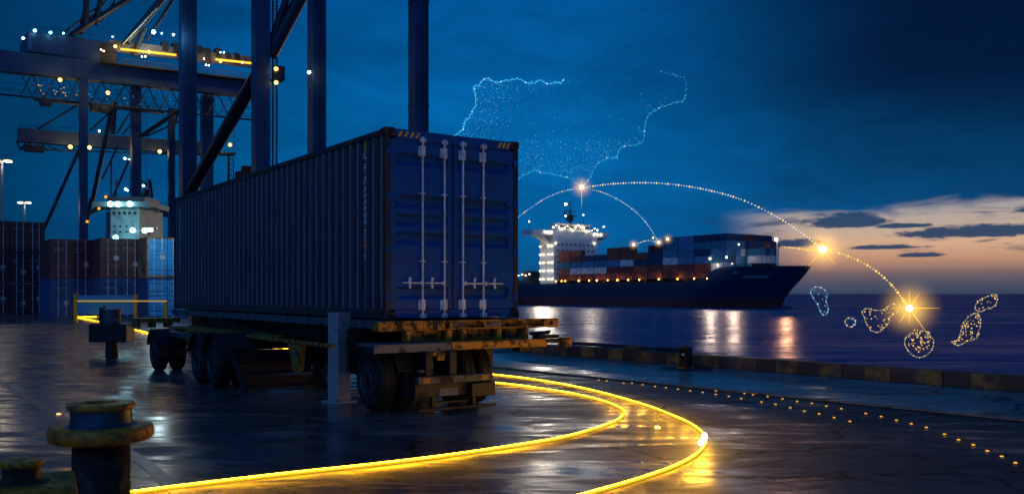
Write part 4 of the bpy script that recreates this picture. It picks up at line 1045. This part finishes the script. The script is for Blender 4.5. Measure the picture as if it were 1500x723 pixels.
# hull: local x = forward, y = w (0..26); Rotation(SR) maps +y to (.821,.571)
HW = 13.0
levels = [(-5.5, 111, 40, .62), (-3.2, 113.5, 38, .62), (.2, 115, 34, .60), (3.2, 117.5, 28, .56), (6.3, 120.5, 22, .5), (8.6, 122.3, 18, .46), (11.3, 124.2, 15, .44)]
NS = 40
hm = bpy.data.materials.new('hull_paint'); hm.use_nodes = True; n = NT(hm.node_tree); b = n.N['Principled BSDF']
oc = n.N.new('ShaderNodeTexCoord').outputs['Object']; ox, oy, oz = n.sep(oc)
n.L.new(n.mix(n.ss(oz, .1, .3), (.22, .05, .05, 1), (.016, .042, .105, 1)), b.inputs['Base Color']); b.inputs['Roughness'].default_value = .42
hb_ = MB(); rows = {1: [], -1: []}
def sheer(x): return 6.3 + (11.3 - 6.3) * max(0, min(1, (x - 86) / 10.0))
for side in (-1, 1):
    for k in range(NS + 1):
        f_ = 1 - (1 - k / NS) ** 1.6; col = []
        for z_, stem, ln_, pw in levels:
            x_ = -36 + (stem + 36) * f_
            zz = z_
            if z_ > 6.3: zz = min(z_, sheer(x_)) if z_ < 11 else sheer(x_)
            hbv = HW * min(1, max(0, (stem - x_) / ln_)) ** pw
            aft = min(1, .78 + (x_ + 36) / 60 + (z_ + 5) * .02); hbv *= min(1, aft)
            if z_ < -2 and x_ < -22: x_ += 0
            col.append(hb_.b.verts.new((x_, HW + side * hbv, zz)))
        rows[side].append(col)
for side in (-1, 1):
    for a, c in zip(rows[side], rows[side][1:]):
        for j in range(len(levels) - 1):
            try: hb_.b.faces.new((a[j], c[j], c[j + 1], a[j + 1]))
            except ValueError: pass
for k in range(NS):
    try: hb_.b.faces.new((rows[-1][k][-1], rows[-1][k + 1][-1], rows[1][k + 1][-1], rows[1][k][-1]))
    except ValueError: pass
hb_.b.faces.new(rows[-1][0] + rows[1][0][::-1])
bmesh.ops.remove_doubles(hb_.b, verts=hb_.b.verts, dist=.001)
hull = hb_.build('hull', hm, ship, smooth=True); sharp(hull, 40)
q = MB(); q.ball((0, 0, 0), 1, 3); bu = q.build('bulbous_bow', hm, hull, smooth=True, loc=(113.5, 13, -3.6)); bu.scale = (5.5, 1.5, 1.1)
# bow markings, anchor, railing
for zz, x0, x1 in ((9.2, 103, 117), (7.6, 107, 115)):
    q = MB()
    for k in range(12):
        xa = x0 + (x1 - x0) * k / 12
        def hy(x_): 
            lv = (8.6, 122.3, 18, .46); return HW - HW * min(1, max(0, (lv[1] - x_) / lv[2])) ** lv[3] - .12
        q.hexa([(xa, hy(xa), zz - .42), (xa + .95 * (x1 - x0) / 12, hy(xa + .9), zz - .42), (xa + .95 * (x1 - x0) / 12, hy(xa + .9) + .3, zz - .42), (xa, hy(xa) + .3, zz - .42),
                (xa, hy(xa), zz + .42), (xa + .95 * (x1 - x0) / 12, hy(xa + .9), zz + .42), (xa + .95 * (x1 - x0) / 12, hy(xa + .9) + .3, zz + .42), (xa, hy(xa) + .3, zz + .42)])
    q.build('bow_name_band', mat('faded_band', (.10, .17, .24), .6), hull)
q = MB(); q.ball((0, 0, 0), .8, 1); an = q.build('anchor', mat('rust', (.16, .06, .04), .8), hull, loc=(117.2, 12.0, 6.6)); an.scale = (1.2, 1, 1)
q = MB()
for k in range(24):
    x_ = 97 + k * 1.15; q.tube((x_, HW - HW * min(1, max(0, (124.2 - x_) / 15)) ** .44 + .1, 11.3), (x_, HW - HW * min(1, max(0, (124.2 - x_) / 15)) ** .44 + .1, 12.3), .06, 4)
q.build('railing', M_gsteel, hull)
q = MB(); q.tube((112, 13, 11.3), (112, 13, 20.6), .35, 8, .2); fm = q.build('foremast', M_hullw, ship); MB().ball((112, 12.4, 20.8), .55, 2).build('mast_lamp', E_warm, fm)
q = MB(); q.box(96, 98, 4, 22, 11.3, 13.2); q.box(104, 107, 9, 17, 11.3, 12.6); q.build('winch_deck_house', M_steel, ship)
# coaming carrying the containers
q = MB()
for k in range(13): q.box(1.6 + 8.2 * k - .35, 1.6 + 8.2 * k + .35, .6, 25.4, 6.3, 7.55)
q.box(1, 98, 2.2, 23.8, 6.3, 7.55); q.build('hatch_coaming', M_steel, ship)
# superstructure
M_hw2 = mat('ship_white_side', (.70, .76, .80), .5)
bd = MB(); bd.box(-11, -.5, .2, 25.8, 6.3, 27.0); bdo = bd.build('deckhouse', M_hw2, ship)
q = MB()
for k in range(7): q.box(-11.05, -.45, .15, 25.85, 9.0 + k * 2.7, 9.16 + k * 2.7)
q.build('deck_edge', M_hullw, bdo)
for fl_ in range(1, 7):
    q = MB()
    for k in range(9): q.box(-.5, -.42, 2.0 + k * 2.5, 3.0 + k * 2.5, 7.3 + fl_ * 2.7, 8.2 + fl_ * 2.7)
    q.build('window_row', M_glassd, bdo)
wg = MB()
wg.hexa([(-8.5, -11.5, 28.0), (-1, -11.5, 28.0), (-1, 33, 28.0), (-8.5, 33, 28.0), (-8.5, -11.5, 30.2), (-1, -11.5, 30.2), (-1, 33, 30.2), (-8.5, 33, 30.2)])
wg.box(-9, -.8, 0, 26, 27.0, 28.0)
wo_ = wg.build('bridge_wing', M_hullw, ship)
for ya, yb in ((-8, 1.0), (32, 25.2)):
    q = MB(); q.hexa([(-6, yb, 23), (-2, yb, 23), (-2, yb + (.6 if yb < 5 else -.6), 22.6), (-6, yb + (.6 if yb < 5 else -.6), 22.6), (-6, ya, 28), (-2, ya, 28), (-2, ya + (3 if ya < 0 else -3), 27.99), (-6, ya + (3 if ya < 0 else -3), 27.99)])
    q.build('wing_bracket', M_hullw, wo_)
q = MB(); q.box(-8, -1.5, 4, 22, 30.2, 33.2); wh = q.build('wheelhouse', M_hullw, ship)
q = MB()
for k in range(12): q.box(-1.5, -1.4, 4.4 + k * 1.46, 5.6 + k * 1.46, 31.3, 32.5)
q.build('window_row', M_glassd, wh)
q = MB(); q.box(-8.4, -1.0, 3.5, 22.5, 33.2, 33.6); q.build('roof', M_hullw, wh)
ms = MB(); ms.tube((-5, 13, 33.6), (-5, 13, 44.5), .55, 8, .15); ms.tube((-5, 8.6, 37.5), (-5, 17.4, 37.5), .18, 6); ms.tube((-5, 9.8, 39.6), (-5, 16.5, 39.6), .15, 6); ms.box(-5.6, -4.4, 11.5, 14.5, 35, 38); ms.box(-5.3, -4.7, 9.5, 10.3, 37.5, 39.2)
ms.build('radar_mast', M_steel, ship)
q = MB(); q.box(-20, -13.5, 8, 18, 6.3, 26); q.box(-19, -15, 9, 12, 26, 31); q.tube((-17, 15, 26), (-17, 15, 33), .5); q.build('funnel', M_steel, ship)
q = MB(); q.box(-34, -22, 2, 24, 6.3, 8.2); q.box(-30, -26, 4, 20, 8.2, 12.5); q.build('aft_deck', M_gsteel, ship)
rnd = random.Random(11)
def sl_(x, y, z, em, r=.5, nm='lamp', par=None): return MB().ball((x, y, z), r * .54, 2).build(nm, em, par or ship)
E_shw = emit('ship_lamp_white', (1, .80, .50), 12, True)
E_shy = emit('ship_lamp_amber', (1, .50, .09), 16, True)
# side lamps of the deckhouse (4 columns, 5 rows)
for i, xx in enumerate((-10.2, -7.8, -4.0, -1.4)):
    for j in range(5):
        if (i, j) in ((1, 4),): continue
        sl_(xx, -.4, 8.4 + j * 3.7, E_shw, .50, 'deck_lamp', bdo)
for y_, z_ in ((1, 24.4), (23.5, 25)): sl_(0, y_, z_, E_shw, .55, 'deck_lamp', bdo)
for k in range(17): sl_(-.6, 0 + k * 1.6, 30.6 + rnd.uniform(-.2, 2.2), E_shw, rnd.choice((.35, .5, .62)), 'bridge_lamp', wo_)
for y_ in (-4.5, -2.8, -1, 24, 26, 28): sl_(-.6, y_, 29.2, E_shw, .6, 'bridge_lamp', wo_)
for y_, z_ in ((-11, 33.5), (32.5, 33), (20, 38), (9.5, 37)): 
    q = MB(); q.tube((-4, y_, 30.2 if abs(y_ - 10) > 15 else 33.6), (-4, y_, z_), .12, 5); q.build('lamp_stalk', M_steel, wo_); sl_(-4, y_, z_ + .3, E_white, .5, 'bridge_lamp', wo_)
sl_(-5.5, 10.8, 42.8, E_warm, 1.0, 'mast_lamp', wo_)
for k in range(5): sl_(-33 + k * 3, 1.5, 8.9 + rnd.uniform(0, 3), E_shw, .5, 'deck_lamp')
# amber lamps along the main deck
for k, xx in enumerate((1, 5, 7.5, 17, 24, 29, 36, 42, 48.5, 55, 66, 76, 84.5, 91)):
    sl_(xx, .2, 7.35, E_shy, .42 + .1 * (k % 2), 'deck_lamp')
for xx, y_, z_ in ((95.5, .9, 12), (99.6, 3.5, 12.5), (92, .5, 14.5), (99.6, 7, 19.5), (99.6, 17, 19.3), (99.6, .8, 14.8)): sl_(xx, y_, z_, E_warm, .5, 'deck_lamp')
for xx, y_, z_ in ((62, 1, 23.6),): sl_(xx, y_, z_, E_amber, .5, 'cargo_lamp')
# real light for the lamps
for x_, y_, z_, pw, c_ in ((8, 2, 36, 9000, (1, .93, .8)), (10, 13, 37, 12000, (1, .95, .85)), (8, 24, 36, 9000, (1, .93, .8)), (6, -7, 22, 9000, (1, .93, .82)), (-6, -4, 12, 6000, (1, .88, .7)), (-6, -4, 20, 6000, (1, .9, .75)), (-25, -5, 12, 3500, (1, .9, .7)), (102.5, 8, 14, 420, (1, .85, .6)), (95, -1.5, 12, 900, (1, .8, .6)), (112, 6, 20, 2400, (1, .75, .5)), (6, 4, 9, 1500, (1, .6, .2)), (-5, 13, 47, 3000, (1, .9, .7))):
    lamp('ship_light', (x_, y_, z_), pw * (1.0 if x_ > 90 else .22), c_, .3, ship)
for x_, y_, z_, c_, pw in ((-9, -1.2, 14, (1, .84, .62), 1.1), (-3, -1.2, 22, (1, .88, .70), 1.2), (2, -8, 28, (1, .88, .72), .9), (1.5, 20, 31, (1, .88, .72), .8), (93, -.2, 12.3, (1, .78, .62), .5), (101, 3, 13, (1, .72, .56), .6), (117.5, 11, 12.0, (1, .48, .25), .9)):
    lamp('side_flood', (x_, y_, z_), 380000 * pw, c_, .15, ship, 70, (x_ + 79, y_ - 61, z_ - 6))
for k in range(8): lamp('deck_light', (10 + k * 11, -1.2, 8.2), 350, (1, .58, .18), .4, ship)

# ship cargo
cc = {'rust red': (.42, .10, .07), 'navy blue': (.02, .07, .17), 'teal blue': (.05, .27, .42), 'pale grey': (.82, .84, .86), 'steel blue': (.10, .32, .55), 'dark maroon': (.22, .055, .06)}
cm_ = {k: mat('cargo_' + k.replace(' ', '_'), v, .5, 0, tuple(c * .6 for c in v), .8, .4, .7) for k, v in cc.items()}
ccm = {}
def cargo_mesh(L, W, H, m, key):
    if key in ccm: return ccm[key]
    mb = MB(); d = .07
    mb.box(d, L - d, d, W - d, .0, H - d)
    for x_ in (0, L - .22):
        for y_ in (0, W - .22): mb.box(x_, x_ + .22, y_, y_ + .22, 0, H)
    for y_ in (0, W - .16):
        mb.box(.22, L - .22, y_, y_ + .16, H - .2, H - .01); mb.box(.22, L - .22, y_, y_ + .16, 0.01, .2)
    for x_ in (0, L - .16):
        mb.box(x_, x_ + .16, .22, W - .22, H - .2, H - .01); mb.box(x_, x_ + .16, .22, W - .22, 0.01, .2)
    n_ = int(L / .6)
    for i in range(n_): mb.box(.5 + i * .6, .75 + i * .6, .02, d, .2, H - .2)
    for i in range(4): mb.tube((L, .4 + i * .5, .1), (L, .4 + i * .5, H - .1), .03, 4)
    bmesh.ops.recalc_face_normals(mb.b, faces=mb.b.faces)
    me = bpy.data.meshes.new('cargo_container'); mb.b.to_mesh(me); mb.b.free(); me.materials.append(m); ccm[key] = me
    return me
MW = (Matrix.Translation(S0_) @ Matrix.Rotation(SR, 4, 'Z'))
ordn = ['first', 'second', 'third', 'fourth', 'fifth', 'sixth', 'seventh', 'eighth', 'ninth', 'tenth', 'eleventh', 'twelfth']
tn_ = ['bottom', 'second', 'third', 'fourth', 'fifth', 'sixth']
heights = [5, 5, 4, 4, 5, 5, 4, 5, 6, 6, 6, 6]
rowcol = ['rust red', 'teal blue', 'rust red', 'steel blue', 'navy blue', 'navy blue']
rnd = random.Random(21)
def cargo(x, y, z, L, W, H, c, label):
    o_ = bpy.data.objects.new('cargo_container', cargo_mesh(L, W, H, cm_[c], (c, L, round(W, 2)))); COL.objects.link(o_)
    o_.location = MW @ Vector((x, y, z)); o_.rotation_euler = (0, 0, SR)
    tag(o_, label, 'container', 'containers stacked on the ship')
table = [  # by bay, bottom to top
 ['dark maroon', 'rust red', 'teal blue', 'rust red', 'rust red'], ['rust red', 'pale grey', 'teal blue', 'dark maroon', 'rust red'], ['dark maroon', 'pale grey', 'steel blue', 'navy blue'], ['rust red', 'pale grey', 'teal blue', 'navy blue'],
 ['rust red', 'dark maroon', 'steel blue', 'rust red', 'rust red'], ['rust red', 'dark maroon', 'pale grey', 'rust red', 'rust red'], ['dark maroon', 'rust red', 'navy blue', 'rust red'], ['rust red', 'dark maroon', 'navy blue', 'navy blue', 'dark maroon'],
 ['dark maroon', 'rust red', 'pale grey', 'steel blue', 'teal blue', 'teal blue'], ['rust red', 'dark maroon', 'steel blue', 'teal blue', 'steel blue', 'steel blue'], ['dark maroon', 'rust red', 'steel blue', 'navy blue', 'teal blue', 'navy blue'], ['pale grey', 'pale grey', 'teal blue', 'steel blue', 'teal blue', 'navy blue']]
for k, hN in enumerate(heights):
    for j in range(hN):
        c = table[k][j]
        if k < 11:
            cargo(2 + 8.2 * k, .8, 7.6 + 2.62 * j, 7.6, 2.4, 2.6, c, f'{c} container, {tn_[j] if j else "bottom"} tier, {ordn[k]} bay forward of the ship bridge')
fcols = {0: ['pale grey', 'pale grey', 'teal blue', 'steel blue', 'teal blue', 'navy blue']}
for r_ in range(10):
    for j in range(6):
        if j < 1 and r_ > 0: continue
        c = fcols[0][j] if r_ == 0 else {1: 'teal blue', 2: rnd.choice(['steel blue', 'pale grey', 'navy blue', 'teal blue']), 3: rnd.choice(['pale grey', 'teal blue', 'steel blue', 'rust red']), 4: rnd.choice(['steel blue', 'teal blue', 'navy blue']), 5: rnd.choice(['navy blue', 'navy blue', 'dark maroon'])}[j]
        cargo(2 + 8.2 * 11, .8 + 2.46 * r_, 7.6 + 2.62 * j, 7.6, 2.4, 2.6, c, f'{c} container, {tn_[j]} tier of the foremost tall block, {ordn[r_]} from its seen side')
for r_ in range(4):
    for j in range(3):
        c = [['pale grey', 'navy blue', 'navy blue'], ['pale grey', 'teal blue', 'dark maroon'], ['steel blue', 'navy blue', 'navy blue'], ['pale grey', 'steel blue', 'dark maroon']][r_][j]
        if j == 2 and r_ < 1: continue
        cargo(2 + 8.2 * 11 + 2.6, 25.6 + 2.46 * r_ * .62 - .0 if False else .8 + 2.46 * 10 - 2.46 * (3 - r_) + 0.0, 0, .1, .1, .1, c, 'x') if False else None
for r_ in range(8):
    for j in range(4):
        if r_ < 4: continue
        c = ['dark maroon', 'pale grey', 'navy blue', 'dark maroon'][j] if r_ % 2 else ['steel blue', 'pale grey', 'teal blue', 'navy blue'][j]
        cargo(2 + 8.2 * 12 + .2, .8 + 2.46 * r_, 11.35 - 2.62 + 2.62 * j + 1.4, 6.1, 2.4, 2.6, c, f'{c} container, {tn_[j]} tier of the low block at the bow, {ordn[r_ - 4]} across')

# ================================================================== LIGHT MAPS AND ARCS OVER THE SEA
def beads(name, pts, label, cat, rb, step, em, em2, thr, rt, gold_every=7, closed=False, grp=None, emb2=None):
    e_ = empty(name, pts[0], 0, label, cat, grp); o0 = Vector(pts[0])
    ps = [p - o0 for p in pts]
    MB().path(ps, rt, 5, closed).build('light_thread', thr, e_)
    b1, b2 = MB(), MB(); acc = 0; k = 0
    seq = ps + ([ps[0]] if closed else [])
    for a, c in zip(seq, seq[1:]):
        acc += (c - a).length
        if acc >= step:
            acc = 0; k += 1
            (b2 if k % gold_every == 0 else b1).ball(c, rb * (1.35 if k % gold_every == 0 else random.uniform(.7, 1.1)), 1)
    for mb, m in ((b1, em), (b2, em2)):
        if len(mb.b.verts): o_ = mb.build('light_beads', m, e_); o_['kind'] = 'stuff'
        else: mb.b.free()
    return e_
def lz(pts, Z0, Z1):
    n_ = len(pts) - 1; return [P(x_, y_, Z0 + (Z1 - Z0) * i / n_) for i, (x_, y_) in enumerate(pts)]
ZM, ZI = 60., 45.
arcs = [
 ('main long arc of light beads rising over the ship towards the bright star', [(852, 275), (900, 269), (960, 268), (1020, 275), (1080, 290), (1130, 313), (1170, 338), (1205, 365)], 60, 50, E_wdot, E_ydot, .045, 4, .17),
 ('falling arc of gold beads joining the two bright stars', [(1205, 365), (1240, 374), (1275, 391), (1305, 416), (1332, 451)], 50, 45, E_ydot, E_ydot, .05, 3, .17),
 ('white beaded arc climbing from behind the container to the map point', [(745, 333), (757, 320), (775, 306), (800, 290), (825, 280), (852, 275)], 60, 60, E_wdot, E_ydot, .035, 9, .14),
 ('fine white beaded arc dropping from the map point to the ship cargo', [(852, 275), (880, 281), (905, 292), (930, 309), (948, 328), (965, 355)], 60, 60, E_wdot, E_wdot, .032, 9, .12),
 ('tiny low arc of beads just above the middle of the ship cargo', [(928, 360), (938, 355), (950, 352), (965, 355)], 60, 60, E_wdot, E_ydot, .032, 6, .12),
 ('nearly level string of gold beads from the ship bow to the bright star', [(1142, 361), (1165, 363), (1185, 366), (1205, 366)], 52, 50, E_ydot, E_ydot, .04, 4, .14)]
for lab, pts, z0, z1, e1_, e2_, rb_, ge, stp in arcs:
    beads('light_arc', crom(lz(pts, z0, z1), 30), lab, 'light arc', rb_, stp, e1_, e2_, E_wthr if e1_ is E_wdot else E_ythr, .007, ge)
def glow_mat(name, col, s, p=3.0):
    m = bpy.data.materials.new(name); m.use_nodes = True; n = NT(m.node_tree); n.N.clear()
    oc = n.N.new('ShaderNodeTexCoord').outputs['Object']
    ln_ = n.N.new('ShaderNodeVectorMath'); ln_.operation = 'LENGTH'; n.L.new(oc, ln_.inputs[0])
    f = n.m('POWER', n.m('SUBTRACT', 1.0, ln_.outputs['Value'], clamp=True), p)
    e = n.N.new('ShaderNodeEmission'); e.inputs[0].default_value = (*col, 1); n.L.new(n.m('MULTIPLY', f, s), e.inputs[1])
    o = n.N.new('ShaderNodeOutputMaterial'); n.L.new(e.outputs[0], o.inputs['Volume'])
    m.cycles.volume_step_rate = .5
    return m
def star(px, py, Z, rc, rg, rays, label, gs=1.0):
    c = P(px, py, Z); e_ = empty('star_light', c, 0, label, 'star light')
    MB().ball((0, 0, 0), rc, 3).build('core', E_starc, e_)
    for a, l in rays:
        d = Vector((math.cos(R(a)), 0, math.sin(R(a)))); MB().tube((0, 0, 0), d * l * 1.05, rc * .20, 6, .003).build('ray', E_starr, e_)
    q_ = MB(); q_.ball((0, 0, 0), 1, 3); o_ = q_.build('glow', glow_mat('glow', (1, .55, .08), 3.0 * gs / rg, 3.2), e_); o_.scale = (rg, rg, rg)
star(1332, 451, ZI, .16, 1.9, ((0, 1.5), (180, .9), (55, .9), (125, .5), (-55, 1.4), (-125, .9), (90, .9), (-90, .8)), 'brightest gold star of light among the island outlines')
star(1205, 365, 50, .20, 1.7, ((0, .9), (180, 1.2), (50, .9), (130, .7), (-50, 1.1), (-130, 1.2), (90, .5), (-90, .6)), 'gold star of light off the ship bow where the arcs meet', .8)
star(852, 274, ZM, .12, 1.0, ((0, .45), (180, .5), (90, .5), (-90, 1.3), (45, .35), (135, .35), (-45, .35), (-135, .35)), 'small star of light at the lowest point of the map outline', .7)
for x_, y_ in ((965, 355), (978, 350), (928, 358)):
    star(x_, y_, ZM, .07, .5, (), {965: 'small gold light point where the fine arc lands above the cargo', 978: 'small gold light point just past the fine arc landing', 928: 'small gold light point at the start of the tiny low arc'}[x_], .6)

def jag(pts, Z, n_=12, amp=.05, closed=False, seed=3):
    r_ = random.Random(seed); src = [P(x_, y_, Z) for x_, y_ in pts]
    out = crom(src + ([src[0]] if closed else []), n_)
    if closed: out = out[:-1]
    return [p + Vector((r_.uniform(-amp, amp), r_.uniform(-.05, .05), r_.uniform(-amp, amp))) for p in out]
def c7(l, sc=370 / 1274, x0=660, y0=90): return [(x0 + a * sc, y0 + b_ * sc) for a, b_ in l]
mapl = c7([(-40, 420), (0, 385), (40, 362), (65, 330), (72, 300), (95, 278), (118, 240), (130, 200), (122, 160), (118, 130), (150, 118), (160, 95), (188, 85), (215, 102), (250, 104), (290, 94), (340, 90), (385, 108), (420, 106), (450, 98), (490, 112), (530, 104), (555, 108), (568, 85)])
mapl2 = c7([(1060, 52), (1120, 66), (1150, 78), (1182, 88), (1188, 130), (1186, 170), (1172, 198), (1130, 208), (1080, 225), (1030, 248), (995, 275), (985, 310), (975, 360), (970, 400), (935, 420), (890, 425), (858, 440), (842, 470), (838, 488), (800, 486), (765, 500), (730, 530), (710, 575), (685, 610), (660, 635), (630, 610), (590, 585), (560, 580), (520, 570), (490, 562), (450, 558), (420, 550), (380, 568), (335, 600), (300, 640)])
beads('map_outline', jag(mapl, ZM, 8, .07), 'jagged blue light outline of the northwest coast of the floating map', 'light map', .036, .32, E_bdot, E_wdot, E_blue, .022, 6)
beads('map_outline', jag(mapl2[5:], ZM, 8, .045, seed=5), 'blue light outline of the long southeast coast of the floating map', 'light map', .030, .36, E_bdot, E_wdot, E_blue, .010, 6)
fb_ = MB(); rf_ = random.Random(8)
for p_ in jag(mapl2[:6], ZM, 10, .06, seed=6):
    if rf_.random() < .6: fb_.ball(p_, rf_.uniform(.014, .026), 1)
fo_ = fb_.build('map_outline', E_blue); tag(fo_, kind='stuff'); tag(fo_, 'faint broken dots at the upper right tip of the floating map outline', 'light map')
rnd = random.Random(9); sp_ = {0: MB(), 1: MB(), 2: MB()}
def inside(x, y, poly):
    c = False
    for i in range(len(poly)):
        (x1, y1), (x2, y2) = poly[i], poly[i - 1]
        if (y1 > y) != (y2 > y) and x < (x2 - x1) * (y - y1) / (y2 - y1) + x1: c = not c
    return c
polym = mapl[1:] + mapl2[:-1]
import itertools
edge_pts = mapl + mapl2[8:]
cnt = 0
while cnt < 1300:
    x_, y_ = rnd.uniform(670, 1010), rnd.uniform(108, 285)
    if not inside(x_, y_, polym): continue
    dmin = min(math.hypot(x_ - a, y_ - b_) for a, b_ in edge_pts)
    wgt = math.exp(-dmin / 26) if x_ < 760 else (math.exp(-dmin / 34) if y_ > 205 else math.exp(-dmin / 9) * .5)
    if rnd.random() > wgt + (.05 if x_ < 880 and y_ > 150 else .006): continue
    cnt += 1; k = 0 if rnd.random() < .75 else (1 if rnd.random() < .85 else 2)
    sp_[k].ball(P(x_, y_, ZM + rnd.uniform(-1.2, 1.2)), rnd.uniform(.010, .024), 1)
E_speck = {0: emit('blue_speck', (.1, .6, 1), .75, False), 1: emit('pale_speck', (.3, .8, 1), .9, False), 2: emit('gold_speck', (1, .7, .25), .7, False)}
me_ = empty('map_specks', P(852, 200, ZM), 0, 'cloud of tiny blue and gold light specks filling the floating map', 'light map')
for k in sp_:
    o_ = sp_[k].build('light_specks', E_speck[k]); o_.parent = me_; o_.location = -me_.location; o_['kind'] = 'stuff'
def c6(l, sc=350 / 1500, x0=1150, y0=400): return [(x0 + a * sc, y0 + b_ * sc) for a, b_ in l]
isl = [
 ('slim upright island outline of pale beads nearest the ship bow', [(165, 105), (190, 85), (220, 88), (245, 100), (265, 135), (255, 165), (265, 195), (272, 225), (262, 250), (240, 262), (222, 240), (208, 205), (182, 160), (165, 130)], 8, 1),
 ('smallest round island outline of gold and pale beads', [(410, 277), (435, 286), (443, 308), (432, 328), (408, 336), (385, 325), (378, 302), (390, 283)], 5, 1),
 ('broad triangular island outline pointing at the brightest star', [(485, 240), (500, 222), (530, 222), (560, 232), (610, 230), (640, 210), (680, 190), (710, 200), (732, 218), (700, 245), (665, 268), (650, 305), (620, 345), (585, 370), (548, 362), (520, 330), (500, 290)], 40, 1),
 ('round island outline crowded with gold beads below the brightest star', [(815, 350), (850, 360), (900, 368), (912, 392), (932, 425), (925, 470), (895, 508), (850, 528), (810, 518), (770, 480), (750, 435), (760, 400), (790, 378)], 70, 2),
 ('long leaf shaped island outline with a tail, farthest from the ship', [(1190, 248), (1215, 258), (1228, 300), (1222, 345), (1210, 390), (1185, 415), (1140, 425), (1110, 445), (1080, 452), (1050, 430), (1085, 415), (1100, 375), (1115, 325), (1150, 275)], 60, 2),
 ('small slanting island outline above the long leaf shaped one', [(1195, 205), (1215, 170), (1260, 150), (1310, 132), (1332, 150), (1328, 190), (1300, 215), (1260, 225), (1228, 240), (1200, 228)], 14, 1)]
for i, (lab, l, nsp, kk) in enumerate(isl):
    poly = c6(l); e_ = beads('island_outline', jag(poly, ZI, 8, .012, True, i), lab, 'light map', .022, .12, E_ydot if i else E_bdot, E_wdot, E_ythr if i else E_wthr, .009, 3, True)
    mb = MB(); c = 0
    xs_ = [a for a, b_ in poly]; ys_ = [b_ for a, b_ in poly]
    while c < nsp:
        x_, y_ = rnd.uniform(min(xs_), max(xs_)), rnd.uniform(min(ys_), max(ys_))
        if i == 3 and math.hypot(x_ - 1347, y_ - 498) > 17: continue
        if inside(x_, y_, poly): mb.ball(P(x_, y_, ZI + rnd.uniform(-.1, .1)) - e_.location, rnd.uniform(.014, .034), 1); c += 1
    o_ = mb.build('light_specks', E_ydot if i > 1 else E_bdot, e_); o_['kind'] = 'stuff'
